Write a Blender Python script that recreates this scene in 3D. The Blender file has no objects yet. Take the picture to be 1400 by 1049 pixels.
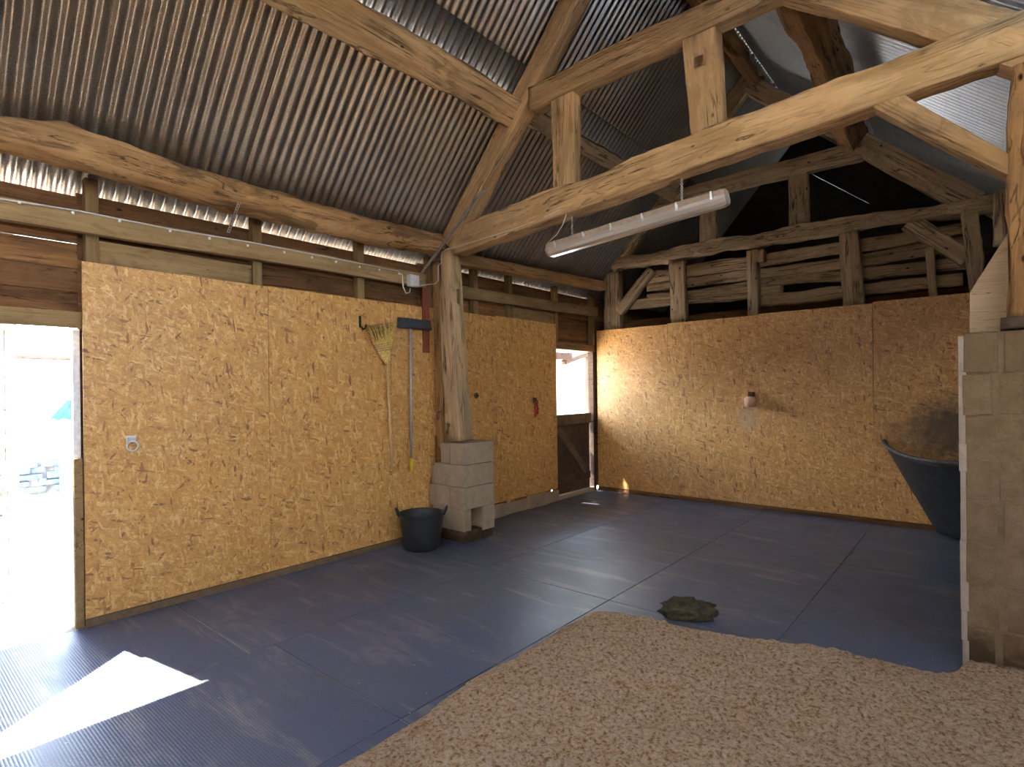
import bpy, bmesh, math, random
from mathutils import Vector, Matrix, noise
random.seed(7)
S = bpy.context.scene
COL = S.collection
W = {}                                   # world matrix of everything linked

# ------------------------------------------------------------------ camera
CXP, CYP, FPX, ROLL = 700.0, 535.0, 764.0, 0.012
CAM = Vector((4.55, 0.0, 1.53))
YAW = math.atan2(648, 764)
FV = Vector((-math.sin(YAW), math.cos(YAW), 0)); RV = Vector((math.cos(YAW), math.sin(YAW), 0)); UV = Vector((0, 0, 1))
cd = bpy.data.cameras.new('camera'); cam = bpy.data.objects.new('camera', cd); COL.objects.link(cam)
cd.sensor_width = 36; cd.lens = FPX / 1400 * 36; cd.shift_y = (CYP - 524.5) / 1400; cd.clip_start = 0.05; cd.clip_end = 300
cr, sr = math.cos(ROLL), math.sin(ROLL)
right = RV * cr - UV * sr; up = RV * sr + UV * cr
cam.matrix_world = Matrix((( right.x, up.x, -FV.x, CAM.x), (right.y, up.y, -FV.y, CAM.y), (right.z, up.z, -FV.z, CAM.z), (0, 0, 0, 1)))
S.camera = cam

def P(px, py, ax, val):
    """the point of the photograph's pixel on the plane x|y|z = val"""
    d = FV + right * ((px - CXP) / FPX) + up * ((CYP - py) / FPX)
    i = 'XYZ'.index(ax)
    return CAM + d * ((val - CAM[i]) / d[i])

# ------------------------------------------------------------------ materials
class NT:
    def __init__(s, name, rough=0.8, metal=0.0, spec=0.35):
        s.m = bpy.data.materials.new(name); s.m.use_nodes = True
        s.n = s.m.node_tree.nodes; s.l = s.m.node_tree.links
        s.b = s.n['Principled BSDF']; s.b.inputs['Roughness'].default_value = rough
        s.b.inputs['Metallic'].default_value = metal; s.b.inputs['Specular IOR Level'].default_value = spec
    def put(s, sock, v):
        if hasattr(v, 'is_output') or isinstance(v, bpy.types.NodeSocket): s.l.new(v, sock)
        elif v is not None: sock.default_value = v
    def node(s, t, ins=None, **kw):
        n = s.n.new(t)
        for k, v in kw.items(): setattr(n, k, v)
        for k, v in (ins or {}).items(): s.put(n.inputs[k], v)
        return n
    def obj(s): return s.node('ShaderNodeTexCoord').outputs['Object']
    def rand(s): return s.node('ShaderNodeObjectInfo').outputs['Random']
    def math(s, op, a, b=None, clamp=False):
        n = s.node('ShaderNodeMath', operation=op, use_clamp=clamp); s.put(n.inputs[0], a); s.put(n.inputs[1], b); return n.outputs[0]
    def map(s, v, scale=(1, 1, 1), rot=(0, 0, 0), loc=(0, 0, 0)):
        return s.node('ShaderNodeMapping', {'Vector': v, 'Scale': scale, 'Rotation': rot, 'Location': loc}).outputs[0]
    def shift(s, v, amt=37.0):
        r = s.math('MULTIPLY', s.rand(), amt)
        c = s.node('ShaderNodeCombineXYZ', {0: r, 1: r, 2: r}).outputs[0]
        n = s.node('ShaderNodeVectorMath', {0: v, 1: c}, operation='ADD'); return n.outputs[0]
    def noise(s, v, scale=5, detail=4, rough=0.55, dist=0.0):
        return s.node('ShaderNodeTexNoise', {'Vector': v, 'Scale': scale, 'Detail': detail, 'Roughness': rough, 'Distortion': dist}).outputs['Fac']
    def vor(s, v, scale=5, feature='F1'):
        return s.node('ShaderNodeTexVoronoi', {'Vector': v, 'Scale': scale}, feature=feature)
    def ramp(s, f, stops):
        n = s.node('ShaderNodeValToRGB', {'Fac': f}); e = n.color_ramp.elements
        while len(e) < len(stops): e.new(0.5)
        for k, (p, c) in enumerate(stops):
            e[k].position = p; e[k].color = (c, c, c, 1) if isinstance(c, (int, float)) else (*c, 1)
        return n.outputs['Color']
    def mix(s, f, a, b, mode='MIX'):
        n = s.node('ShaderNodeMix', data_type='RGBA', blend_type=mode)
        s.put(n.inputs['Factor'], f)
        for k, v in (('A', a), ('B', b)):
            sock = [i for i in n.inputs if i.name == k and i.type == 'RGBA'][0]
            s.put(sock, (*v, 1) if isinstance(v, tuple) and len(v) == 3 else v)
        return [o for o in n.outputs if o.type == 'RGBA'][0]
    def bump(s, h, strength=0.4, dist=0.01):
        n = s.node('ShaderNodeBump', {'Height': h, 'Strength': strength, 'Distance': dist}); s.l.new(n.outputs[0], s.b.inputs['Normal'])
    def color(s, c): s.put(s.b.inputs['Base Color'], (*c, 1) if isinstance(c, tuple) else c)

def wood(name, light, mid, dark, rough=0.85, crack=0.026, holes=True, bump=0.5, grey=None, patch=None, var=0.14):
    t = NT(name, rough, 0, 0.25); o = t.shift(t.obj())
    g1 = t.noise(t.map(o, (0.9, 11, 11)), 1.0, 6, 0.6, 0.7)
    g2 = t.noise(t.map(o, (3, 70, 70)), 1.0, 4, 0.6, 0.3)
    c = t.ramp(g1, [(0.25, dark), (0.45, mid), (0.7, light)])
    c = t.mix(t.ramp(g2, [(0.3, 0.55), (0.5, 0.0)]), c, dark)
    big = t.noise(o, 1.7, 3, 0.5)
    c = t.mix(t.ramp(big, [(0.42, 0.0), (0.68, 0.7)]), c, grey or tuple(x * 0.7 for x in mid))
    ck = t.math('ABSOLUTE', t.math('SUBTRACT', t.noise(t.map(o, (0.55, 9, 9)), 1.0, 5, 0.5, 1.2), 0.5))
    ckm = t.ramp(ck, [(0.0, 1.0), (crack, 0.0)])
    c = t.mix(t.math('MULTIPLY', ckm, t.ramp(t.noise(o, 2.5, 2), [(0.40, 0.0), (0.54, 0.95)])), c, tuple(x * 0.25 for x in dark))
    adze = t.noise(t.map(o, (5, 8, 8)), 1.0, 5, 0.7, 0.8)
    c = t.mix(t.ramp(adze, [(0.30, 0.6), (0.46, 0.0)]), c, tuple(x * 0.8 for x in dark))
    c = t.mix(t.ramp(adze, [(0.58, 0.0), (0.78, 0.45)]), c, tuple(min(1, x * 1.2) for x in light))
    h = t.math('SUBTRACT', t.math('ADD', t.math('MULTIPLY', g2, 0.5), t.math('ADD', g1, t.math('MULTIPLY', adze, 1.2 if bump > 0.3 else 0.2))), t.math('MULTIPLY', ckm, 0.8))
    if holes:
        v = t.vor(t.map(o, (3.4, 6.5, 6.5)), 1.5)
        pick = t.math('GREATER_THAN', t.node('ShaderNodeSeparateColor', {0: v.outputs['Color']}).outputs[0], 0.55)
        kn = t.math('MULTIPLY', t.ramp(v.outputs['Distance'], [(0.05, 1.0), (0.13, 0.0)]), pick)
        c = t.mix(kn, c, tuple(x * 0.22 for x in dark)); h = t.math('SUBTRACT', h, kn)
    if patch:
        pn = t.noise(t.map(o, (1.1, 4.5, 4.5)), 1.0, 7, 0.62, 1.0); pm = t.ramp(pn, [(0.53, 0.0), (0.59, 0.75)])
        c = t.mix(pm, c, patch); h = t.math('SUBTRACT', h, t.math('MULTIPLY', pm, 0.8))
        pl = t.ramp(t.noise(t.map(o, (0.8, 3, 3), loc=(7, 3, 1)), 1.0, 5, 0.6, 0.8), [(0.5, 0.0), (0.62, 0.6)])
        c = t.mix(t.math('MULTIPLY', pl, t.math('SUBTRACT', 1.0, pm)), c, (0.60, 0.37, 0.17))
    tone = t.math('ADD', 1 - var, t.math('MULTIPLY', t.rand(), 2 * var))
    n = t.node('ShaderNodeHueSaturation', {'Color': c, 'Value': tone})
    t.color(n.outputs[0]); t.bump(h, bump, 0.012)
    return t.m

M = {}
M['oak'] = wood('old oak', (0.56, 0.375, 0.19), (0.43, 0.275, 0.13), (0.18, 0.105, 0.047), grey=(0.32, 0.215, 0.11), patch=(0.34, 0.205, 0.085))
M['oak_red'] = wood('weathered orange oak', (0.45, 0.25, 0.10), (0.31, 0.165, 0.06), (0.11, 0.052, 0.02), grey=(0.17, 0.10, 0.048))
M['oak_grey'] = wood('weathered grey oak', (0.47, 0.34, 0.205), (0.34, 0.235, 0.135), (0.13, 0.082, 0.043), grey=(0.28, 0.205, 0.125))
M['oak_pale'] = wood('pale oak post', (0.60, 0.42, 0.235), (0.48, 0.32, 0.165), (0.18, 0.11, 0.055), grey=(0.36, 0.25, 0.14), patch=(0.30, 0.20, 0.11))
M['door_rail'] = wood('worn brown door rail', (0.23, 0.155, 0.095), (0.17, 0.11, 0.066), (0.08, 0.05, 0.03), crack=0.01, bump=0.3)
M['bark_log'] = wood('half barked log', (0.50, 0.30, 0.13), (0.37, 0.205, 0.08), (0.15, 0.075, 0.03), grey=(0.25, 0.15, 0.07), patch=(0.12, 0.068, 0.032))
M['pine'] = wood('yellowed sawn pine', (0.34, 0.225, 0.105), (0.27, 0.17, 0.075), (0.16, 0.095, 0.04), crack=0.008, bump=0.25)
M['board'] = wood('dark brown weatherboard', (0.30, 0.15, 0.058), (0.19, 0.088, 0.033), (0.06, 0.028, 0.013), crack=0.012, bump=0.4, var=0.35)
M['door_wood'] = wood('dark brown door boards', (0.13, 0.085, 0.055), (0.095, 0.06, 0.038), (0.05, 0.03, 0.02), crack=0.01, bump=0.3)
M['red_wood'] = wood('red brown paint', (0.22, 0.06, 0.03), (0.17, 0.045, 0.024), (0.09, 0.03, 0.018), crack=0.01, bump=0.2)
M['handle_wood'] = wood('pale broom handle', (0.86, 0.6, 0.32), (0.8, 0.54, 0.27), (0.6, 0.36, 0.16), crack=0.002, holes=False, bump=0.1)
M['grey_wood'] = wood('silvered wood', (0.5, 0.45, 0.4), (0.4, 0.36, 0.32), (0.22, 0.2, 0.18), crack=0.012)

def osb(stains=()):
    t = NT('oriented strand board', 0.48, 0, 0.45); raw = t.obj(); o = t.shift(raw)
    wob = t.noise(o, 26, 2, 0.5)
    c = (0.50, 0.27, 0.085); h = None
    c = t.ramp(t.noise(o, 60, 4, 0.6), [(0.3, (0.42, 0.185, 0.038)), (0.7, (0.66, 0.345, 0.09))])
    hh = t.noise(o, 60, 4, 0.6)
    for k, (a, sx, sz, th) in enumerate(((15, 11, 42, .5), (75, 12, 44, .55), (-35, 10, 48, .58), (122, 13, 52, .62), (48, 15, 70, .7), (165, 13, 60, .6), (95, 15, 62, .66))):
        r = t.map(o, rot=(0, math.radians(a), 0), loc=(k * 3.1, 0, k * 1.7))
        r = t.map(r, (sx, 1.0, sz))
        r2 = t.node('ShaderNodeVectorMath', {0: r, 1: t.node('ShaderNodeCombineXYZ', {0: t.math('MULTIPLY', wob, 0.5), 2: t.math('MULTIPLY', wob, 1.6)}).outputs[0]}, operation='ADD').outputs[0]
        v = t.vor(r2, 1.0); sp = t.node('ShaderNodeSeparateColor', {0: v.outputs['Color']})
        tone = t.ramp(sp.outputs[0], [(0.0, (0.17, 0.055, 0.015)), (0.035, (0.30, 0.115, 0.03)), (0.08, (0.50, 0.235, 0.052)), (0.45, (0.61, 0.305, 0.07)), (0.8, (0.69, 0.375, 0.11)), (1.0, (0.80, 0.51, 0.21))])
        m = t.math('MULTIPLY', t.math('GREATER_THAN', sp.outputs[1], th), 0.88)
        c = t.mix(m, c, tone)
        hh = t.math('ADD', hh, t.math('MULTIPLY', m, sp.outputs[2]))
    fine = t.noise(o, 85, 3, 0.65)
    c = t.mix(t.ramp(fine, [(0.38, 0.4), (0.5, 0.0)]), c, (0.34, 0.14, 0.034))
    # grime rubbed onto the boards by the animals
    gr = t.ramp(t.noise(o, 1.4, 4, 0.6), [(0.5, 0.0), (0.75, 0.2)])
    c = t.mix(gr, c, (0.33, 0.18, 0.07))
    for (sx_, sz_, rx_, rz_, col_, amt_) in stains:
        q = t.map(raw, (1 / rx_, 0.0, 1 / rz_), loc=(-sx_ / rx_, 0, -sz_ / rz_))
        dd = t.node('ShaderNodeVectorMath', {0: q}, operation='LENGTH').outputs['Value']
        dd = t.math('ADD', dd, t.math('MULTIPLY', t.math('SUBTRACT', t.noise(raw, 9, 5, 0.7), 0.5), 1.5))
        c = t.mix(t.ramp(dd, [(0.35, amt_), (1.0, 0.0)]), c, col_)
    t.color(c); t.bump(hh, 0.35, 0.004)
    t.put(t.b.inputs['Roughness'], t.ramp(t.noise(o, 30, 2), [(0.3, 0.45), (0.7, 0.62)])); t.b.inputs['Specular IOR Level'].default_value = 0.6; t.b.inputs['Coat Weight'].default_value = 0.4; t.b.inputs['Coat Roughness'].default_value = 0.42
    return t.m
M['osb'] = osb()
M['osb_muddy'] = osb([(0.72, 1.02, 0.5, 0.42, (0.05, 0.03, 0.014), 0.95), (0.45, 0.95, 0.6, 0.25, (0.14, 0.075, 0.03), 0.5)])
M['osb_licked'] = osb([(1.08, 1.08, 0.17, 0.21, (0.46, 0.33, 0.21), 0.6)])

def metal_sheet(name, base, spk, rough, metal):
    t = NT(name, rough, metal, 0.5); o = t.shift(t.obj())
    a = t.noise(o, 210, 2, 0.7); b = t.noise(o, 1.6, 5, 0.65); d = t.noise(t.map(o, (30, 2, 30)), 1.0, 4, 0.6)
    c = t.mix(t.ramp(a, [(0.42, 0.0), (0.62, 1.0)]), base, spk)
    c = t.mix(t.ramp(b, [(0.45, 0.0), (0.8, 0.6)]), c, tuple(x * 0.6 for x in base))
    c = t.mix(t.ramp(d, [(0.55, 0.0), (0.8, 0.5)]), c, (0.3, 0.24, 0.17))
    t.color(c); t.put(t.b.inputs['Roughness'], t.ramp(a, [(0.3, rough - 0.03), (0.7, rough + 0.08)]))
    t.bump(b, 0.05, 0.003)
    return t.m
M['zinc'] = metal_sheet('galvanised sheet', (0.24, 0.24, 0.24), (0.54, 0.46, 0.345), 0.30, 0.9)
M['zinc_lit'] = metal_sheet('lit galvanised sheet', (0.55, 0.62, 0.70), (0.74, 0.80, 0.86), 0.38, 0.5)  # brighter, bluer copy of zinc; daylight on the right slope put into the colour

def rubber_mat():
    t = NT('ribbed rubber mat', 0.5, 0, 0.5); o = t.shift(t.obj()); raw = t.obj()
    dust = t.noise(o, 1.3, 6, 0.65, 0.4); scuff = t.noise(t.map(o, (1.2, 6, 1), (0, 0, 0.7)), 1.0, 6, 0.7, 0.6)
    c = t.mix(t.ramp(dust, [(0.4, 0.0), (0.75, 0.55)]), (0.062, 0.082, 0.132), (0.135, 0.125, 0.125))
    c = t.mix(t.ramp(scuff, [(0.53, 0.0), (0.75, 0.6)]), c, (0.33, 0.28, 0.23))
    sp = t.vor(o, 14); c = t.mix(t.math('MULTIPLY', t.math('LESS_THAN', sp.outputs['Distance'], 0.07), t.math('GREATER_THAN', t.node('ShaderNodeSeparateColor', {0: sp.outputs['Color']}).outputs[0], 0.8)), c, (0.4, 0.3, 0.2))
    x = t.node('ShaderNodeSeparateXYZ', {0: raw})
    fx = t.math('ABSOLUTE', t.math('SINE', t.math('MULTIPLY', x.outputs[0], math.pi / 0.013)))
    fy = t.math('ABSOLUTE', t.math('SINE', t.math('MULTIPLY', x.outputs[1], math.pi / 0.013)))
    dots = t.math('MULTIPLY', fx, fy)
    c = t.mix(t.ramp(dots, [(0.0, 0.35), (0.35, 0.0)]), c, (0.02, 0.02, 0.022))
    t.color(c); t.put(t.b.inputs['Roughness'], t.ramp(dust, [(0.3, 0.30), (0.7, 0.55)]))
    t.bump(dots, 0.35, 0.003)
    return t.m
M['mat'] = rubber_mat()

def sawdust():
    t = NT('sawdust', 0.95, 0, 0.1); o = t.obj()
    a = t.noise(o, 55, 5, 0.7); b = t.noise(o, 260, 3, 0.7); d = t.noise(o, 10, 5, 0.65)
    c = t.ramp(a, [(0.38, (0.28, 0.14, 0.048)), (0.48, (0.60, 0.405, 0.235)), (0.62, (0.74, 0.55, 0.37))])
    c = t.mix(t.ramp(d, [(0.56, 0.0), (0.70, 0.55)]), c, (0.46, 0.25, 0.09))
    c = t.mix(t.ramp(b, [(0.35, 0.4), (0.5, 0.0)]), c, (0.38, 0.21, 0.09))
    t.color(c); t.bump(t.math('ADD', a, t.math('MULTIPLY', b, 0.5)), 1.0, 0.035)
    return t.m
M['sawdust'] = sawdust()

def stone(name, a, b, scale=12, rough=0.95, bump=0.6, dirt=None, splash=None):
    t = NT(name, rough, 0, 0.15); o = t.shift(t.obj())
    n = t.noise(o, scale, 6, 0.65); f = t.noise(o, scale * 14, 3, 0.7)
    c = t.ramp(n, [(0.3, a), (0.7, b)])
    c = t.mix(t.ramp(f, [(0.34, 0.45), (0.5, 0.0)]), c, tuple(x * 0.55 for x in a))
    if dirt: c = t.mix(t.ramp(t.noise(o, 2.2, 5, 0.6), [(0.45, 0.0), (0.7, 0.8)]), c, dirt)
    if splash:
        zz = t.node('ShaderNodeSeparateXYZ', {0: t.obj()}).outputs[2]
        k = t.math('ADD', t.math('MULTIPLY', zz, 2.2), t.math('MULTIPLY', t.noise(t.obj(), 3.5, 6, 0.7), 1.1))
        c = t.mix(t.ramp(k, [(0.75, 0.9), (0.98, 0.0)]), c, splash)
    t.color(c); t.bump(t.math('ADD', n, t.math('MULTIPLY', f, 0.6)), bump, 0.01)
    return t.m
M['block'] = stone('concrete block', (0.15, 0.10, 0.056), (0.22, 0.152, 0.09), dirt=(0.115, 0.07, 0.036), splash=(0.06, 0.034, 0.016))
M['block_pale'] = stone('pale concrete block', (0.30, 0.225, 0.15), (0.42, 0.33, 0.23), dirt=(0.30, 0.20, 0.12))
M['mortar'] = stone('mortar', (0.15, 0.098, 0.055), (0.21, 0.145, 0.088), 20)
M['lime'] = stone('pale mortar edge', (0.30, 0.235, 0.19), (0.39, 0.32, 0.26), 20)
M['slab'] = stone('dusty concrete', (0.34, 0.27, 0.19), (0.5, 0.40, 0.29), 3)
M['gravel'] = stone('pale gravel', (0.62, 0.54, 0.43), (0.74, 0.67, 0.56), 20)
M['render'] = stone('pale rendered wall', (0.36, 0.34, 0.31), (0.48, 0.45, 0.42), 4)
M['rubble'] = stone('blue grey rubble stone', (0.10, 0.125, 0.14), (0.24, 0.26, 0.27), 5)
M['dung'] = stone('dry dung', (0.045, 0.036, 0.02), (0.12, 0.10, 0.055), 30, bump=1.0)
M['dark_wall'] = stone('very dark wall', (0.03, 0.028, 0.025), (0.06, 0.05, 0.042), 6)  # near-black mottled tone over the whole wall
M['soil'] = stone('dried mud', (0.05, 0.032, 0.016), (0.10, 0.065, 0.03), 30)
M['salt'] = stone('pink salt', (0.62, 0.33, 0.22), (0.75, 0.46, 0.33), 10, 0.5, 0.3)

def plain(name, col, rough=0.5, metal=0.0, spec=0.4, var=0.15, scale=40, bump=0.1):
    t = NT(name, rough, metal, spec); o = t.obj(); n = t.noise(o, scale, 4, 0.6)
    t.color(t.mix(t.ramp(n, [(0.3, 0.0), (0.7, 1.0)]), tuple(x * (1 - var) for x in col), tuple(min(1, x * (1 + var)) for x in col)))
    t.bump(n, bump, 0.003); return t.m
M['rubber'] = plain('black rubber', (0.02, 0.02, 0.022), 0.5)
M['rubber_blue'] = plain('worn black rubber', (0.02, 0.02, 0.023), 0.55, var=0.4, scale=12, bump=0.3)
M['rim'] = plain('scuffed rubber rim', (0.075, 0.062, 0.055), 0.6, var=0.4, scale=15)
M['steel'] = plain('galvanised steel', (0.55, 0.56, 0.57), 0.4, 0.9)
M['alu'] = plain('grey painted pole', (0.40, 0.42, 0.46), 0.35, 0.3)
M['yellow'] = plain('yellow plastic', (0.72, 0.55, 0.02), 0.4)
M['white'] = plain('white plastic', (0.72, 0.71, 0.67), 0.4)
M['cable'] = plain('grey white cable', (0.55, 0.52, 0.46), 0.5)
M['box'] = plain('grey plastic box', (0.5, 0.5, 0.47), 0.45)
M['black'] = plain('black iron', (0.012, 0.011, 0.01), 0.6)
M['rust'] = plain('rusty iron', (0.09, 0.045, 0.025), 0.8, var=0.5)
M['red'] = plain('red nylon', (0.45, 0.03, 0.02), 0.6)
M['straw'] = plain('broom straw', (0.66, 0.44, 0.13), 0.7, var=0.5, scale=90)
M['straw_dark'] = plain('dirty straw tips', (0.13, 0.075, 0.03), 0.8, var=0.5, scale=90)
M['twine'] = plain('grey stitching', (0.25, 0.22, 0.19), 0.8)
M['bristle'] = plain('grey black bristles', (0.03, 0.032, 0.038), 0.7, var=0.4, scale=120)
M['ply'] = wood('rough plywood', (0.40, 0.29, 0.185), (0.35, 0.25, 0.155), (0.25, 0.17, 0.10), crack=0.004, holes=False, bump=0.2)
M['blue_metal'] = plain('blue painted corrugated metal', (0.02, 0.07, 0.20), 0.6)
M['blue_wood'] = plain('pale blue paint', (0.08, 0.12, 0.16), 0.6)
M['shutter'] = plain('faded shutter', (0.24, 0.165, 0.105), 0.7)
M['tile'] = plain('clay roof tiles', (0.55, 0.4, 0.3), 0.8, scale=14, bump=0.4)
M['housing'] = plain('pink grey polyester housing', (0.34, 0.26, 0.19), 0.5)
M['grass'] = plain('sun dried grass', (0.45, 0.46, 0.25), 0.9, var=0.3, scale=6)
t = NT('milky diffuser', 0.22, 0, 0.5); t.color((0.44, 0.385, 0.335)); t.b.inputs['Transmission Weight'].default_value = 0.12
M['diffuser'] = t.m
t = NT('translucent fill light sheet', 0.5); tl = t.node('ShaderNodeBsdfTranslucent', {'Color': (0.72, 0.68, 0.60, 1)}); t.l.new(tl.outputs[0], t.n['Material Output'].inputs[0])  # made-up translucent sheet that lets fill light into the barn
M['fill_light'] = t.m
M['jamb_glare'] = plain('blown bright timber', (0.82, 0.81, 0.79), 0.6)  # near-white so the jamb reads as doorway glare; brightness put into the colour

# ------------------------------------------------------------------ object helpers
def link(name, data, mat=None, parent=None, M4=None):
    o = bpy.data.objects.new(name, data); COL.objects.link(o)
    M4 = M4 or Matrix()
    W[o] = M4
    if parent is not None:
        o.parent = parent; o.matrix_basis = W[parent].inverted() @ M4
    else: o.matrix_basis = M4
    if mat and data is not None: data.materials.append(M[mat])
    return o
def obj(name, bm, mat, parent=None, M4=None, smooth=False):
    bmesh.ops.recalc_face_normals(bm, faces=bm.faces)
    if M4 is None and parent is None or M4 is None:
        # put the origin at the middle of the underside so that every thing stands on its own origin
        if bm.verts:
            xs = [v.co for v in bm.verts]
            lo = Vector((min(c.x for c in xs), min(c.y for c in xs), min(c.z for c in xs))); hi = Vector((max(c.x for c in xs), max(c.y for c in xs), max(c.z for c in xs)))
            q = Vector(((lo.x + hi.x) / 2, (lo.y + hi.y) / 2, lo.z))
            for v in bm.verts: v.co -= q
            M4 = Matrix.Translation(q)
    me = bpy.data.meshes.new(name); bm.to_mesh(me); bm.free()
    if smooth:
        for p in me.polygons: p.use_smooth = True
    return link(name, me, mat, parent, M4)
def tag(o, label, cat=None, group=None):
    o['label'] = label
    if cat: o['category'] = cat
    if group: o['group'] = group
    return o
def thing(name, label, cat, loc, group=None):
    return tag(link(name, None, None, None, Matrix.Translation(Vector(loc))), label, cat, group)
def struct(o):
    o['kind'] = 'structure'; return o

def box(bm, lo, hi, bev=0.0, M4=None):
    lo, hi = Vector(lo), Vector(hi)
    r = bmesh.ops.create_cube(bm, size=1.0)
    for v in r['verts']:
        v.co = Vector((lo[k] + (v.co[k] + 0.5) * (hi[k] - lo[k]) for k in range(3)))
    if bev > 0:
        es = list({e for v in r['verts'] for e in v.link_edges})
        rb = bmesh.ops.bevel(bm, geom=es, offset=bev, segments=2, affect='EDGES', profile=0.7)
        vs = list({v for f in rb['faces'] for v in f.verts} | {v for v in r['verts'] if v.is_valid})
    else: vs = r['verts']
    if M4 is not None:
        for v in vs: v.co = M4 @ v.co
    return vs
def tube(bm, pts, r, n=8, cap=True, rr=None):
    pts = [Vector(p) for p in pts]; rings = []
    prev = None
    for i, p in enumerate(pts):
        d = (pts[min(i + 1, len(pts) - 1)] - pts[max(i - 1, 0)]).normalized()
        if prev is None:
            a = Vector((0, 0, 1)) if abs(d.z) < 0.9 else Vector((1, 0, 0)); a = (a - d * a.dot(d)).normalized()
        else: a = (prev - d * prev.dot(d)).normalized()
        prev = a; b = d.cross(a); q = rr[i] if rr else r
        rings.append([bm.verts.new(p + (a * math.cos(t) + b * math.sin(t)) * q) for t in [2 * math.pi * k / n for k in range(n)]])
    for A, B in zip(rings, rings[1:]):
        for k in range(n): bm.faces.new((A[k], A[(k + 1) % n], B[(k + 1) % n], B[k]))
    if cap: bm.faces.new(rings[0]); bm.faces.new(rings[-1])
def torus(bm, c, R, r, ax=Vector((0, 0, 1)), ref=Vector((1, 0, 0)), n=20, sx=1.0):
    ax = Vector(ax).normalized(); ref = (Vector(ref) - ax * Vector(ref).dot(ax)).normalized(); o = ax.cross(ref); rings = []
    for i in range(n):
        t = 2 * math.pi * i / n; d = ref * math.cos(t) * sx + o * math.sin(t)
        e = (ref * math.cos(t) + o * math.sin(t)).normalized()
        rings.append([bm.verts.new(Vector(c) + d * R + (e * math.cos(u) + ax * math.sin(u)) * r) for u in [2 * math.pi * k / 6 for k in range(6)]])
    for i in range(n):
        A, B = rings[i], rings[(i + 1) % n]
        for k in range(6): bm.faces.new((A[k], A[(k + 1) % 6], B[(k + 1) % 6], B[k]))
def lathe(bm, prof, c, n=40, a0=0.0, a1=2 * math.pi, sx=1.0, sy=1.0):
    full = abs(a1 - a0 - 2 * math.pi) < 1e-6; m = n if full else n + 1; rings = []
    for r, z in prof:
        rings.append([bm.verts.new((c[0] + r * sx * math.cos(a0 + (a1 - a0) * k / n), c[1] + r * sy * math.sin(a0 + (a1 - a0) * k / n), c[2] + z)) for k in range(m)])
    for A, B in zip(rings, rings[1:]):
        for k in range(n): bm.faces.new((A[k], A[(k + 1) % m], B[(k + 1) % m], B[k]))
    return rings
def prism(bm, poly, ax, t):
    """polygon (world points in one plane) extruded by the vector t*axis"""
    e = Vector([t if 'XYZ'.index(ax) == i else 0 for i in range(3)])
    A = [bm.verts.new(p) for p in poly]; B = [bm.verts.new(Vector(p) + e) for p in poly]
    bm.faces.new(A); bm.faces.new(B[::-1])
    for k in range(len(A)): bm.faces.new((A[k], A[(k + 1) % len(A)], B[(k + 1) % len(A)], B[k]))

def beam(name, p0, p1, w, h, mat='oak', parent=None, sidey=(0, 1, 0), amp=0.012, seed=None, w1=None, h1=None, rnd=False, step=0.05, bow=0.0, wane=0.10, chunk=0.0):
    """rough hewn timber: local x along it, local y = sidey (width w), local z across (height h)"""
    p0, p1 = Vector(p0), Vector(p1); L = (p1 - p0).length; x = (p1 - p0).normalized()
    y = Vector(sidey); y = (y - x * y.dot(x)).normalized(); z = x.cross(y)
    if z.z < 0: y, z = -y, -z
    seed = seed if seed is not None else random.random() * 90
    w1 = w1 or w; h1 = h1 or h
    n = max(4, int(L / step)); bm = bmesh.new(); rings = []
    if rnd: base = [(math.cos(t) * 0.5, math.sin(t) * 0.5) for t in [2 * math.pi * k / 16 for k in range(16)]]
    else:
        c = wane * 0.5; base = []
        for (cx, cy, ts) in ((0.5, 0.5, (0, 45, 90)), (-0.5, 0.5, (90, 135, 180)), (-0.5, -0.5, (180, 225, 270)), (0.5, -0.5, (270, 315, 360))):
            for tt in ts:
                tt = math.radians(tt); base.append((cx - math.copysign(c, cx) + math.cos(tt) * c, cy - math.copysign(c, cy) + math.sin(tt) * c))
        full = []
        for k in range(len(base)):
            a, b = base[k], base[(k + 1) % len(base)]; full.append(a)
            if math.dist(a, b) > 0.3: full += [((a[0] * 2 + b[0]) / 3, (a[1] * 2 + b[1]) / 3), ((a[0] + b[0] * 2) / 3, (a[1] + b[1] * 2) / 3)]
        base = full
    for i in range(n + 1):
        f = i / n; ww = w + (w1 - w) * f; hh = h + (h1 - h) * f; ring = []
        ox = noise.noise(Vector((f * L * 0.8, seed, 0))) * amp * 1.6; oz = noise.noise(Vector((f * L * 0.8, seed, 9))) * amp * 1.6 + bow * (1 - (2 * f - 1) ** 2)
        for (a, b) in base:
            q = Vector((f * L, a * ww + ox, b * hh + oz))
            d = noise.noise(Vector((q.x * 2.2 + seed, a * 2.0, b * 2.0 + seed))) * amp + noise.noise(Vector((q.x * 9 + seed, a * 5, b * 5))) * amp * 0.45
            if chunk:
                s = noise.noise(Vector((q.x * 1.6 + seed * 2, a * 1.5 + 5, b * 1.5)))
                if s > 0.15: d -= chunk * min(1, (s - 0.15) * 4)
            dd = Vector((0, a, b)); 
            if dd.length > 0: q += dd.normalized() * d
            ring.append(bm.verts.new(q))
        rings.append(ring)
    m = len(base)
    for A, B in zip(rings, rings[1:]):
        for k in range(m): bm.faces.new((A[k], A[(k + 1) % m], B[(k + 1) % m], B[k]))
    bm.faces.new(rings[0]); bm.faces.new(rings[-1])
    M4 = Matrix(((x.x, y.x, z.x, p0.x), (x.y, y.y, z.y, p0.y), (x.z, y.z, z.z, p0.z), (0, 0, 0, 1)))
    return obj(name, bm, mat, parent, M4, smooth=True)
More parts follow.
